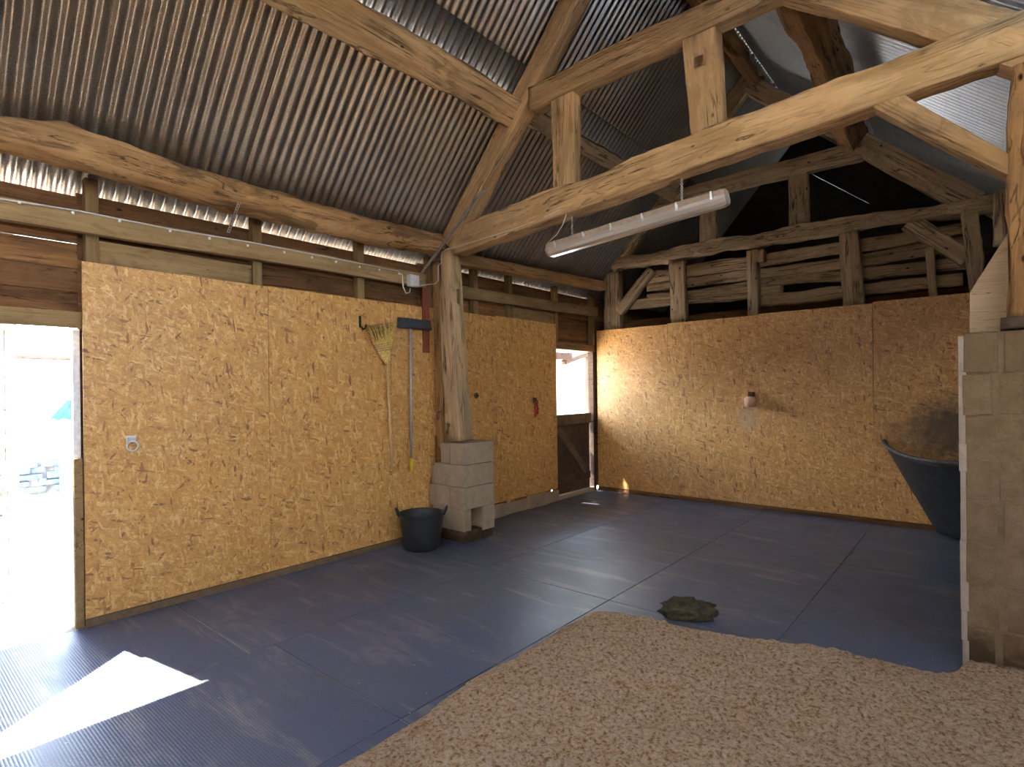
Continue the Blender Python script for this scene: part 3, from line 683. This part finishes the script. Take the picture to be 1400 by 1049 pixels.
cut(kp, P(955, 84, 'Y', YT + 0.03), (0.07, 0.16, 0.08))
pst = bpy.context.scene.objects['timber_post']
cut(pst, Vector((0.35, 4.08, 2.52)), (0.16, 0.035, 0.15)); cut(pst, P(615, 586, 'Y', 4.0), (0.055, 0.12, 0.11), 0.15)
# ------------------------------------------------------------------ purlins, ridge
for (nm, p0, p1, w, h, lab, mt) in (
    ('roof_purlin', (1.16, -2.4, 4.17), (1.15, 4.02, 4.17), 0.27, 0.27, 'heavy squared purlin under the left roof slope, nearest the camera', 'oak'),
    ('roof_purlin', (1.20, 4.1, 4.20), (1.20, 7.6, 4.27), 0.16, 0.2, 'rough left slope purlin running from front truss to rear truss', 'oak_grey'),
    ('ridge_beam', (2.35, -2.4, 5.50), (2.35, 7.6, 5.50), 0.13, 0.2, 'dark crumbling ridge beam at the top of the roof', 'board'),
    ('roof_purlin', (3.60, 4.18, 4.24), (3.40, 7.6, 4.42), 0.21, 0.24, 'pale split purlin under the bright right roof slope', 'oak_red'),
    ('eaves_plate', (4.86, 4.25, 3.42), (4.86, 9.9, 3.40), 0.14, 0.14, 'dark timber plate along the right eaves', 'board')):
    left = p0[0] < RX; sl = math.atan(RS if left else RSR)
    sy = (math.cos(sl), 0, math.sin(sl)) if nm == 'roof_purlin' and left else ((math.cos(sl), 0, -math.sin(sl)) if nm == 'roof_purlin' else (1, 0, 0))
    tag(beam(nm, p0, p1, w, h, mt, None, sy, amp=0.02, chunk=0.015 if nm != 'ridge_beam' else 0.05), lab, 'beam')

# ------------------------------------------------------------------ rear truss and wattle rails
rt = thing('roof_truss', 'greyed rear timber roof truss above the back boards', 'truss', (2.4, YR + TR / 2, 3.1))
face_beam('tie_beam', (822, 364), (822, 374), (1363, 266), (1363, 284), YR, TR + 0.02, 'oak_grey', rt, e0=0.1, e1=0.15, amp=0.035, bow=0.015, h1=None) if False else None
face_beam('tie_beam', (822, 357), (822, 371), (1363, 262), (1363, 282), YR, TR + 0.02, 'oak_grey', rt, e0=0.12, e1=0.2, amp=0.04, bow=0.02, chunk=0.02)
face_beam('collar_beam', (872, 273), (872, 290), (1171, 193), (1171, 217), YR, 0.13, 'oak_grey', rt, e0=0.3, e1=0.05, amp=0.012)
face_beam('rafter', (822, 362), (850, 362), (1014, 104), (1036, 104), YR + 0.01, 0.14, 'oak_grey', rt, e0=0.05, e1=0.12)
face_beam('rafter', (1036, 106), (1024, 128), (1335, 256), (1262, 262), YR + 0.01, 0.14, 'oak_grey', rt, e0=0.1, e1=0.28)
face_beam('strut', (957, 285), (980, 285), (957, 330), (980, 330), YR + 0.02, 0.12, 'oak_grey', rt, e0=0.1, e1=0.03)
face_beam('strut', (1077, 238), (1103, 236), (1080, 305), (1106, 303), YR + 0.02, 0.12, 'oak_grey', rt, e0=0.05, e1=0.03)
rp = thing('stud_frame', 'row of greyed oak studs and braces under the rear truss', 'frame', (2.4, YR + 0.06, 2.3))
def stud(nm, a, b, c, d, mt='oak_grey', yo=0.02, th=0.12, **k): face_beam(nm, a, b, c, d, YR + yo, th, mt, rp, **k)
stud('post', (825, 374), (846, 374), (826, 455), (847, 452), e0=0.02, e1=0.2)
stud('stud', (914, 358), (934, 358), (917, 445), (937, 442), e1=0.2)
stud('stud', (1020, 342), (1035, 342), (1023, 432), (1036, 430), e1=0.2)
stud('stud', (1146, 318), (1173, 316), (1151, 420), (1181, 415), e1=0.2)
stud('stud', (1265, 336), (1277, 340), (1269, 405), (1281, 403), e1=0.2)
stud('post', (1313, 287), (1338, 282), (1323, 402), (1341, 400), e1=0.2, amp=0.03)
stud('brace', (884, 366), (894, 369), (841, 420), (850, 428), e1=0.03)
stud('brace', (1262, 300), (1222, 307), (1316, 336), (1321, 368), yo=0.05, e1=0.03)
stud('packing_block', (1035, 342), (1044, 341), (1035, 358), (1044, 357))
rails = [((893, 371, 387), (1300, 307, 323), 'topmost'), ((893, 389, 399), (1310, 326, 347), 'second from the top'), ((893, 401, 409), (1310, 351, 368), 'third from the top'), ((850, 410, 423), (1058, 391, 405), 'short lower left'), ((1042, 402, 419), (1300, 374, 390), 'lowest right')]
for (a, b, lab) in rails:
    o = face_beam('horizontal_log', (a[0], a[1]), (a[0], a[2]), (b[0], b[1]), (b[0], b[2]), YR + 0.2, 0.09, 'oak_grey', None, amp=0.022, e0=0.1, e1=0.1, wane=0.3)
    tag(o, 'rough horizontal log above the back boards, %s of the stacked logs' % lab, 'log', 'split logs behind the rear studs')
# wattle / clay wall behind the logs and the far gable
bm = bmesh.new(); box(bm, (-0.1, 7.95, 0.0), (4.9, 8.02, 2.62)); struct(obj('wall_partition', bm, 'board'))
V3 = lambda x, z: Vector((x, 10.0, z))
bm = bmesh.new(); prism(bm, [V3(-0.12, 0), V3(4.9, 0), V3(4.9, 3.0), V3(3.22, 4.31), V3(2.45, 4.955), V3(-0.12, 3.0)], 'Y', 0.1)
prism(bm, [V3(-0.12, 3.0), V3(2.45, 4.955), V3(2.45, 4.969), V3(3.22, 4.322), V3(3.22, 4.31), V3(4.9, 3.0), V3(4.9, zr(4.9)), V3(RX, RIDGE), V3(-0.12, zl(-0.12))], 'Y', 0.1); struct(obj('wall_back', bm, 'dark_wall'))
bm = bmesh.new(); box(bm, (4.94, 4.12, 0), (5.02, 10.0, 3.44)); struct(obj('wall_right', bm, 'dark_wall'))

# ------------------------------------------------------------------ roof
roof = struct(link('ceiling', None, None, None, Matrix()))
def sheet(x0, x1, y0, y1, left, mat, lift, nm='roof_sheet'):
    pitch, dep = 0.076, 0.0115; n = int((y1 - y0) / pitch * 10); bm = bmesh.new(); rows_ = []
    zz = zl if left else zr; nx = Vector((-RS, 0, 1)).normalized() if left else Vector((RSR, 0, 1)).normalized()
    L = math.hypot(x1 - x0, (x1 - x0) * RS); m = 6
    for j in range(m + 1):
        x = x0 + (x1 - x0) * j / m; p = Vector((x, 0, zz(x)))
        r = []
        for i in range(n + 1):
            y = y0 + (y1 - y0) * i / n
            d = lift + dep * math.sin(2 * math.pi * y / pitch) + 0.004 * noise.noise(Vector((y * 1.2, x * 1.3, lift * 40)))
            r.append(bm.verts.new(Vector((p.x, y, p.z)) + nx * d))
        rows_.append(r)
    for a, b in zip(rows_, rows_[1:]):
        for i in range(n): bm.faces.new((a[i], a[i + 1], b[i + 1], b[i]))
    cx = (x0 + x1) / 2; q = Vector((cx, (y0 + y1) / 2, zz(cx)))
    for v in bm.verts: v.co -= q
    o = obj(nm, bm, mat, roof, Matrix.Translation(q), smooth=True)
    md = o.modifiers.new('thickness', 'SOLIDIFY'); md.thickness = 0.0015
y = -2.6; k = 0
while y < 10.05:
    y1 = min(10.1, y + 0.912)
    sheet(-0.42, 1.3, y - 0.04, y1 + 0.04, True, 'zinc', 0.004 * (k % 2)); sheet(1.15, RX + 0.02, y - 0.04, y1 + 0.04, True, 'fill_light' if k < 2 else 'zinc', 0.012 + 0.004 * (k % 2), 'fill_light_sheet' if k < 2 else 'roof_sheet')  # first upper sheets are translucent, added out of view for fill light
    sheet(RX - 0.02, 3.6, y - 0.04, y1 + 0.04, False, 'zinc_lit', 0.012 + 0.004 * (k % 2)); sheet(3.5, 5.15, y - 0.04, y1 + 0.04, False, 'zinc_lit', 0.004 * (k % 2))
    y += 0.912; k += 1
# lean-to over the place where the photographer stands
def lean(x): return 3.30 - 0.7 * (x - 5.0) / 2.6
def lean_sheet(x0, x1, y0, y1, mt, nm):
    bm = bmesh.new(); prism(bm, [Vector((x0, y0, lean(x0))), Vector((x1, y0, lean(x1))), Vector((x1, y0, lean(x1) + 0.01)), Vector((x0, y0, lean(x0) + 0.01))], 'Y', y1 - y0); obj(nm, bm, mt, roof)
lean_sheet(5.0, 5.3, -3.2, 4.1, 'zinc_lit', 'lean_to_sheet'); lean_sheet(5.3, 6.7, -3.2, -2.4, 'zinc_lit', 'lean_to_sheet'); lean_sheet(5.3, 6.7, 0.4, 4.1, 'zinc_lit', 'lean_to_sheet'); lean_sheet(6.7, 7.6, -3.2, 4.1, 'zinc_lit', 'lean_to_sheet')
lean_sheet(5.3, 6.7, -2.4, 0.4, 'zinc_lit', 'lean_to_sheet')
bm = bmesh.new(); box(bm, (5.0, 4.12, 0.0), (7.6, 4.2, 3.3)); struct(obj('wall_stall', bm, 'board'))

# ------------------------------------------------------------------ right block wall
def block_wall():
    root = struct(link('wall_block', None, None, None, Matrix()))
    y0, y1 = 3.9, 4.1; z = 0.0; i = 0; H = 0.2275
    bm = bmesh.new(); box(bm, (4.462, y0 + 0.006, 0), (6.9, y1 - 0.01, 1.815)); obj('mortar', bm, 'mortar', root)
    bmb = bmesh.new(); rs = random.Random(11)
    while z < 1.75:
        x = 4.455 + rs.uniform(-0.006, 0.006); first = True
        while x < 6.9:
            ln = (0.15 + 0.02 * (i % 2)) if first else 0.5
            first = False
            hgt = min(H, 1.82 - z)
            vs = box(bmb, (x, y0 + rs.uniform(-0.005, 0.006), z + 0.008), (x + ln - (0.03 if ln < 0.3 else 0.016), y1, z + hgt - 0.006), 0.008)
            x += ln
        z += H; i += 1
    for v in bmb.verts: v.co += Vector((noise.noise(v.co * 4), noise.noise(v.co * 4 + Vector((9, 0, 0))), noise.noise(v.co * 5 + Vector((0, 7, 0))))) * 0.006
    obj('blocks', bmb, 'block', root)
    bm = bmesh.new(); z = 0
    while z < 1.78:
        h = rs.uniform(0.14, 0.22); w = rs.uniform(0.008, 0.02); h = min(h, 1.8 - z)
        box(bm, (4.437 + rs.uniform(-0.004, 0.004) , y0 - 0.004, z), (4.452 + w, y1, z + h), 0.004); z += h
    obj('mortar_edge', bm, 'lime', root)
block_wall()
o = beam('sole_plate', P(1368, 441, 'Y', 3.97) , P(1368, 441, 'Y', 3.97) + Vector((1.6, 0, 0)), 0.2, 0.062, 'door_wood', None, (0, 1, 0), amp=0.006)
o.location.z = 1.82 + 0.036; tag(o, 'dark weathered timber plate lying on top of the block wall', 'plate')
bm = bmesh.new(); yy = 4.104
prism(bm, [P(1326, 500, 'Y', yy), P(1380, 500, 'Y', yy), P(1378, 318, 'Y', yy), P(1326, 400, 'Y', yy)], 'Y', 0.018)
tag(obj('plywood_board', bm, 'ply'), 'slanted offcut of rough plywood behind the block wall at the right', 'board')
o = beam('wall_stud', P(1371, 335, 'Y', 5.2), P(1371, 262, 'Y', 5.2), 0.1, 0.1, 'oak_grey', None, (0, 1, 0), amp=0.008); 
o2 = o; tag(o2, 'thin grey upright stud behind the plywood offcut, far right', 'stud')

# ------------------------------------------------------------------ manger in the far right corner
cx, cy = 4.78, 7.36
mg = thing('corner_manger', 'black rubber corner manger against the back boards at the right', 'manger', (4.4, 7.1, 0.03))
def manger(bm, dr, rev=False):
    rings = []
    n = 40
    for j in range(15):
        f = j / 14
        rg = []
        for k in range(n + 1):
            a = math.pi + (math.pi / 2) * k / n
            u = k / n
            zt_ = 0.935 - 0.115 * math.sin(u * math.pi / 2 * 1.0) ** 0.8 + 0.012 * math.sin(u * 9)
            z = 0.04 + (zt_ - 0.04) * f
            r = 0.66 + (1.09 - 0.66) * f + dr
            rr_ = r * (1 + 0.02 * noise.noise(Vector((u * 4, f * 3, 1))))
            rg.append(bm.verts.new((cx + rr_ * math.cos(a), cy + rr_ * math.sin(a) * 0.94, z)))
        rings.append(rg)
    for A, B in zip(rings, rings[1:]):
        for k in range(n): bm.faces.new((A[k], A[k + 1], B[k + 1], B[k]))
    return rings
bm = bmesh.new(); A = manger(bm, 0.0); B = manger(bm, -0.022)
for k in range(40): bm.faces.new((A[-1][k], A[-1][k + 1], B[-1][k + 1], B[-1][k])); bm.faces.new((A[0][k], A[0][k + 1], B[0][k + 1], B[0][k]))
cv = bm.verts.new((cx, cy, 0.04))
for k in range(40): bm.faces.new((B[0][k], B[0][k + 1], cv))
for j in range(14):
    for e in (0, 40): bm.faces.new((A[j][e], A[j + 1][e], B[j + 1][e], B[j][e]))
obj('manger_body', bm, 'rubber_blue', mg, smooth=True)
bm = bmesh.new(); pts = []
for k in range(41):
    u = k / 40; a = math.pi + math.pi / 2 * u; z = 0.935 - 0.115 * math.sin(u * math.pi / 2) ** 0.8 + 0.012 * math.sin(u * 9)
    pts.append((cx + 1.088 * math.cos(a), cy + 1.088 * math.sin(a) * 0.94, z))
tube(bm, pts, 0.021, 8); obj('rim', bm, 'rim', mg, smooth=True)

# salt lick
c = P(1028, 545, 'Y', YB)
sl_ = thing('salt_lick', 'small pink salt lick on a dark bracket, middle of the back boards', 'salt lick', (c.x, YB, c.z - 0.1))
bm = bmesh.new(); box(bm, (c.x - 0.035, YB - 0.05, c.z + 0.02), (c.x + 0.035, YB, c.z + 0.085), 0.01); tube(bm, [(c.x, YB - 0.03, c.z + 0.05), (c.x, YB - 0.06, c.z + 0.02)], 0.012); obj('bracket', bm, 'rust', sl_)
bm = bmesh.new(); lathe(bm, [(0.0, -0.112), (0.045, -0.11), (0.064, -0.09), (0.07, -0.04), (0.066, 0.0), (0.045, 0.022), (0.0, 0.028)], (c.x, YB - 0.072, c.z), 24); obj('salt_block', bm, 'salt', sl_, smooth=True)

# ------------------------------------------------------------------ strip light
YL = 4.06
a = P(752, 342, 'Y', YL); b = P(990, 270, 'Y', YL); sx = (b - a).normalized(); L = (b - a).length
sl2 = thing('strip_light', 'long grey strip light hung on chains under the front truss', 'light', (a + b) / 2)
zv = Vector((0, 1, 0)).cross(sx); zv = -zv if zv.z < 0 else zv
ML = Matrix(((sx.x, 0, zv.x, a.x), (sx.y, 1, zv.y, a.y), (sx.z, 0, zv.z, a.z), (0, 0, 0, 1)))
def loft(bm, prof, x0, x1, n=1, shr=0.0):
    rg = []
    for i, x in enumerate((x0, x0 + 0.03, x1 - 0.03, x1)):
        s = 1 - shr if i in (0, 3) else 1.0
        rg.append([bm.verts.new((x, y * s, z * s)) for y, z in prof])
    for A, B in zip(rg, rg[1:]):
        for k in range(len(prof)): bm.faces.new((A[k], A[(k + 1) % len(prof)], B[(k + 1) % len(prof)], B[k]))
    bm.faces.new(rg[0]); bm.faces.new(rg[-1])
bm = bmesh.new(); loft(bm, [(-0.062, 0.0), (-0.058, 0.045), (-0.035, 0.06), (0.035, 0.06), (0.058, 0.045), (0.062, 0.0)], -0.01, L + 0.02, shr=0.12); obj('housing', bm, 'housing', sl2, ML)
bm = bmesh.new(); loft(bm, [(-0.066, 0.004), (0.066, 0.004), (0.064, -0.022), (0.05, -0.05), (0.025, -0.066), (-0.025, -0.066), (-0.05, -0.05), (-0.064, -0.022)], -0.015, L + 0.025, shr=0.14); obj('diffuser', bm, 'diffuser', sl2, ML)
for f in (0.06, 0.25, 0.42, 0.6, 0.78, 0.95):
    bm = bmesh.new(); box(bm, (L * f, -0.073, -0.015), (L * f + 0.022, -0.058, 0.03), 0.003); box(bm, (L * f + 0.004, -0.08, 0.0), (L * f + 0.018, -0.07, 0.045), 0.003); obj('clip', bm, 'steel', sl2, ML)
for (px, py) in ((782, 288), (932, 241)):
    q = P(px, py, 'Y', YL); hk = q.copy(); t_ = (q.x - a.x) / (b.x - a.x); ztop = a.z + (b.z - a.z) * t_ + 0.055
    hz = q.z + 0.02
    bm = bmesh.new(); lathe(bm, [(0.0, 0.0), (0.034, 0.0), (0.038, 0.01), (0.03, 0.016), (0.0, 0.016)], (q.x, YL, hz), 20); torus(bm, (q.x, YL, hz - 0.015), 0.014, 0.004, (0, 1, 0), (0, 0, 1), 12); obj('ceiling_hook', bm, 'white', sl2)
    bm = bmesh.new(); z = hz - 0.03; k = 0
    while z > ztop - 0.005: torus(bm, (q.x, YL, z), 0.0085, 0.0028, (1, 0, 0) if k % 2 else (0, 1, 0), (0, 0, 1), 10); z -= 0.0125; k += 1
    obj('chain', bm, 'steel', sl2)

# ------------------------------------------------------------------ wiring
bm = bmesh.new(); pts = []
for (px, py) in ((0, 272), (110, 289), (230, 313), (340, 331), (450, 352), (545, 371)):
    pts.append(P(px, py, 'X', 0.055))
tube(bm, [(0.05, -2.9, 2.70)] + pts, 0.006, 6)
cb = tag(obj('electric_cable', bm, 'cable', smooth=True), 'pale cable clipped along the top of the long left rail', 'cable')
for (px, py) in ((26, 277), (99, 291), (163, 302), (232, 316), (286, 326), (338, 336), (388, 345), (426, 352), (459, 358), (491, 365), (518, 369), (545, 374)):
    q = P(px, py, 'X', 0.052); bm = bmesh.new(); box(bm, (0.048, q.y - 0.008, q.z - 0.010), (0.064, q.y + 0.008, q.z + 0.008), 0.003); obj('cable_clip', bm, 'white', cb)
q = P(563.5, 384.5, 'X', 0.06)
jb = thing('junction_box', 'small grey junction box on the rail beside the post', 'box', (0.05, q.y, q.z - 0.06))
bm = bmesh.new(); box(bm, (0.047, q.y - 0.06, q.z - 0.06), (0.10, q.y + 0.06, q.z + 0.06), 0.008); obj('housing', bm, 'box', jb)
bm = bmesh.new(); box(bm, (0.10, q.y - 0.055, q.z - 0.055), (0.108, q.y + 0.055, q.z + 0.055), 0.004); obj('lid', bm, 'box', jb)
bm = bmesh.new(); tube(bm, [P(x, y, 'X', 0.06) for x, y in ((545, 373), (550, 376), (551, 392), (555, 401), (560, 400), (561, 394))], 0.006, 6)
tag(obj('electric_cable', bm, 'cable'), 'pale cable looping under the junction box', 'cable')
bm = bmesh.new(); fy = YT - 0.012
pts = [P(573, 391, 'X', 0.06), P(585, 389, 'Y', fy), P(595, 388, 'Y', fy), P(599, 384, 'Y', fy), P(599, 364, 'Y', fy), P(604, 358, 'Y', fy), P(604, 345, 'Y', fy), P(609, 342, 'Y', fy)]
for (px, py) in ((630, 336), (655, 328), (700, 314), (740, 299), (765, 287), (772, 286)): pts.append(P(px, py, 'Y', fy))
pts += [P(774, 294, 'Y', fy), P(770, 306, 'Y', 3.985), P(761, 321, 'Y', 4.02), P(748, 333, 'Y', YL)]
tube(bm, pts, 0.0045, 6)
tag(obj('electric_cable', bm, 'cable', smooth=True), 'thin pale cable from the junction box along the truss to the strip light', 'cable')
# grey bar across the rafter foot
o = beam('metal_bar', P(576, 374, 'Y', 3.90), P(662, 258, 'Y', 3.945), 0.012, 0.03, 'steel', None, (0, 1, 0), amp=0.001)
tag(o, 'dull grey metal bar slanting across the foot of the front rafter', 'bar')
# perforated strap
a = P(327, 277, 'X', 0.33); b = P(312, 318, 'X', 0.06)
bm = bmesh.new(); d = (b - a).normalized(); s_ = Vector((0, 1, 0)); nr = d.cross(s_).normalized()
N = 12
for k in range(N):
    p0 = a + (b - a) * (k / N); p1 = a + (b - a) * ((k + 0.62) / N); p2 = a + (b - a) * ((k + 1) / N)
    for (q0, q1, y0, y1) in ((p0, p1, -0.012, -0.005), (p0, p1, 0.005, 0.012), (p1, p2, -0.012, 0.012)):
        v = [bm.verts.new(q0 + s_ * y0 + nr * n_) for n_ in (0,)] 
        vs = [q0 + s_ * y0, q0 + s_ * y1, q1 + s_ * y1, q1 + s_ * y0]
        A = [bm.verts.new(x) for x in vs]; B = [bm.verts.new(x + nr * 0.0025) for x in vs]
        bm.faces.new(A); bm.faces.new(B[::-1])
        for e in range(4): bm.faces.new((A[e], A[(e + 1) % 4], B[(e + 1) % 4], B[e]))
        bm.verts.remove(v[0])
tag(obj('hanger_strap', bm, 'steel'), 'perforated metal strap tying the eaves log to the rail', 'strap')

# ------------------------------------------------------------------ walls outside the view that shade the room
bm = bmesh.new(); box(bm, (-0.12, -3.2, 0), (7.6, -3.1, 3.0)); prism(bm, [Vector((-0.12, -3.2, 3.0)), Vector((7.6, -3.2, 3.0)), Vector((5.0, -3.2, 3.5)), Vector((RX, -3.2, RIDGE + 0.1))], 'Y', 0.1); struct(obj('wall_near', bm, 'board'))
bm = bmesh.new(); box(bm, (7.5, -3.1, 0), (7.6, 4.2, 2.35)); struct(obj('wall_far_right', bm, 'osb'))

# ------------------------------------------------------------------ outside
bm = bmesh.new(); r = bmesh.ops.create_grid(bm, x_segments=2, y_segments=2, size=60)
for v in bm.verts: v.co.z = -0.03
g = struct(obj('ground', bm, 'gravel'))
gy = P(50, 676, 'Z', -0.03); FX = gy.x
fh = thing('farmhouse', 'pale stone farmhouse across the bright yard, seen through the left doorway', 'house', (FX - 2.0, 0, 0))
yl_ = P(21, 560, 'X', FX).y
bm = bmesh.new(); box(bm, (FX - 4, -9, -0.03), (FX, yl_, 4.4)); obj('wall', bm, 'render', fh)
bm = bmesh.new(); prism(bm, [Vector((FX + 0.4, -9.2, 4.35)), Vector((FX - 2, -9.2, 6.2)), Vector((FX - 4.4, -9.2, 4.35)), Vector((FX - 2, -9.2, 6.0))], 'Y', 9.2 + yl_ + 0.15); obj('roof', bm, 'board', fh)
w0 = P(-40, 560, 'X', FX).y; w1 = P(17, 560, 'X', FX).y; wz0 = P(5, 580, 'X', FX).z; wz1 = P(5, 492, 'X', FX).z
bm = bmesh.new(); box(bm, (FX - 0.05, w0, wz1), (FX + 0.05, w1 + 0.1, wz1 + 0.32), 0.02); obj('window_lintel', bm, 'rubble', fh)
wf = None
bm = bmesh.new(); box(bm, (FX - 0.02, w0, wz0), (FX + 0.05, w1, wz1), 0.01); wf = obj('window_frame', bm, 'shutter', fh)
bm = bmesh.new(); box(bm, (FX + 0.05, w0 + 0.05, wz0 + 0.05), (FX + 0.08, w1 - 0.28, wz1 - 0.05), 0.005); obj('shutter', bm, 'shutter', wf)
# yard wall with rubble foot
yw1 = 7.9
gw = thing('yard_wall', 'low pale yard wall with a bluish rubble foot, seen through the left doorway', 'wall', (FX - 0.2, 2.0, 0))
zt2 = P(55, 491, 'X', FX).z
bm = bmesh.new(); box(bm, (FX - 0.4, yl_, -0.03), (FX - 0.02, yw1, zt2)); obj('wall', bm, 'render', gw)
bm = bmesh.new(); rs = random.Random(4); y = yl_ - 1.0
while y < yl_ + 3.6:
    for z in (0.0, 0.11, 0.21, 0.31, 0.40):
        wv = rs.uniform(0.12, 0.3); hv = rs.uniform(0.08, 0.12); vs = box(bm, (FX - 0.05, y + rs.uniform(-.1, .1), z), (FX + rs.uniform(0.04, 0.1), y + wv, z + hv), 0.035)
    y += 0.2
obj('rubble_foot', bm, 'rubble', gw)
bm = bmesh.new(); box(bm, (FX - 0.5, yl_, zt2), (FX + 0.08, yw1, zt2 + 0.05), 0.01); obj('coping', bm, 'door_wood', gw)
# little hut with blue roof
hutx = FX + 0.9
q0 = P(69, 574, 'X', hutx + 0.5); q1 = P(91, 549, 'X', hutx - 0.5)
hut = thing('lean_to_hut', 'small hut with a blue corrugated roof in the yard outside the left doorway', 'hut', (hutx, q0.y + 0.8, 0))
bm = bmesh.new(); rows_ = []; A = Vector((hutx + 0.5, q0.y, q0.z)); B = Vector((hutx - 0.5, q1.y, q1.z))
for p in (A, B):
    rows_.append([bm.verts.new(p + Vector((0, 2.2 * i / 120, 0.015 * math.sin(i / 120 * 2.2 / 0.12 * 2 * math.pi)))) for i in range(121)])
for i in range(120): bm.faces.new((rows_[0][i], rows_[0][i + 1], rows_[1][i + 1], rows_[1][i]))
o = obj('roof', bm, 'blue_metal', hut, smooth=True); md = o.modifiers.new('t', 'SOLIDIFY'); md.thickness = 0.01
for (xx, yy) in ((hutx + 0.35, q0.y + 0.55), (hutx + 0.35, q0.y + 2.0)):
    bm = bmesh.new(); box(bm, (xx - 0.05, yy - 0.05, -0.03), (xx + 0.05, yy + 0.05, q0.z), 0.01); obj('post', bm, 'grey_wood', hut)
bm = bmesh.new(); box(bm, (hutx - 0.6, q0.y + 0.3, -0.03), (hutx - 0.5, q0.y + 2.2, P(95, 495, 'X', hutx - 0.5).z), 0.01); obj('back_panel', bm, 'grey_wood', hut)

# open shed outside the half door
sh = thing('open_shed', 'open timber shed frame outside the far half door', 'shed', (-1.6, 6.6, 0))
X1 = -1.3
beam('beam', (X1, 4.5, P(785, 494, 'X', X1).z + 0.03), (X1, 8.55, P(785, 494, 'X', X1).z + 0.08), 0.14, 0.13, 'door_wood', sh, (1, 0, 0))
q = P(806, 560, 'X', X1); beam('post', (X1, q.y, -0.03), (X1, q.y, 2.6), 0.13, 0.13, 'door_wood', sh, (1, 0, 0))
beam('post', (X1, 4.6, -0.03), (X1, 4.6, 2.6), 0.13, 0.13, 'door_wood', sh, (1, 0, 0))
beam('brace', (X1, P(770, 500, 'X', X1).y, P(770, 496, 'X', X1).z), (X1, P(805, 482, 'X', X1).y, P(805, 484, 'X', X1).z), 0.09, 0.08, 'door_wood', sh, (1, 0, 0))
bm = bmesh.new(); prism(bm, [Vector((-0.5, 4.2, 2.94)), Vector((-1.44, 4.2, 2.82)), Vector((-1.44, 4.2, 2.86)), Vector((-0.5, 4.2, 2.98))], 'Y', 5.0); obj('roof', bm, 'zinc', sh)
X2 = -6.5
bm = bmesh.new(); box(bm, (X2 - 3, 8.2, -0.03), (X2, 22, 3.4)); cot = thing('cottage', 'white cottage beyond the open shed, seen over the half door', 'house', (X2 - 1.5, 15, 0)); obj('wall', bm, 'render', cot)
bm = bmesh.new(); a = P(795, 545, 'X', X2); b = P(806, 513, 'X', X2); box(bm, (X2, a.y, a.z), (X2 + 0.06, b.y, b.z), 0.01); obj('shutter', bm, 'blue_wood', cot)

# ------------------------------------------------------------------ light
sd_ = Vector((0.968, 0.165, -1.345)).normalized()
sun = bpy.data.lights.new('sun', 'SUN'); sun.energy = 30.0; sun.angle = math.radians(0.6); sun.color = (1.0, 0.93, 0.82)
so = bpy.data.objects.new('sun', sun); COL.objects.link(so); so.rotation_euler = sd_.to_track_quat('-Z', 'Y').to_euler(); so.location = (-10, -3, 15)
w = bpy.data.worlds.new('sky'); S.world = w; w.use_nodes = True
bg = w.node_tree.nodes['Background']; wn = w.node_tree.nodes; wl_ = w.node_tree.links
tc_ = wn.new('ShaderNodeTexCoord'); sx_ = wn.new('ShaderNodeSeparateXYZ'); rp_ = wn.new('ShaderNodeValToRGB')
wl_.new(tc_.outputs['Generated'], sx_.inputs[0]); wl_.new(sx_.outputs[2], rp_.inputs[0]); wl_.new(rp_.outputs[0], bg.inputs['Color'])
e_ = rp_.color_ramp.elements; e_[0].position = 0.0; e_[0].color = (0.80, 0.92, 1.0, 1); e_[1].position = 0.8; e_[1].color = (0.10, 0.19, 0.42, 1)
m_ = e_.new(0.36); m_.color = (0.80, 0.92, 1.0, 1); m_ = e_.new(0.56); m_.color = (0.30, 0.46, 0.80, 1)
bg.inputs['Strength'].default_value = 15.0
def portal(name, c, rot, sx, sy):
    l = bpy.data.lights.new(name, 'AREA'); l.shape = 'RECTANGLE'; l.size = sx; l.size_y = sy; l.cycles.is_portal = True
    o = bpy.data.objects.new(name, l); COL.objects.link(o); o.location = c; o.rotation_euler = rot
portal('portal_doorway', (-0.14, 0.33, 1.0), (0, -math.pi / 2, 0), 2.0, 1.3)
portal('portal_halfdoor', (-0.14, 6.83, 1.65), (0, -math.pi / 2, 0), 1.0, 1.0)

vs = S.view_settings; vs.view_transform = 'Standard'; vs.look = 'None'; vs.gamma = 1.0; vs.use_curve_mapping = False; vs.exposure = 1.55
S.cycles.max_bounces = 10; S.cycles.diffuse_bounces = 7; S.cycles.sample_clamp_indirect = 8.0
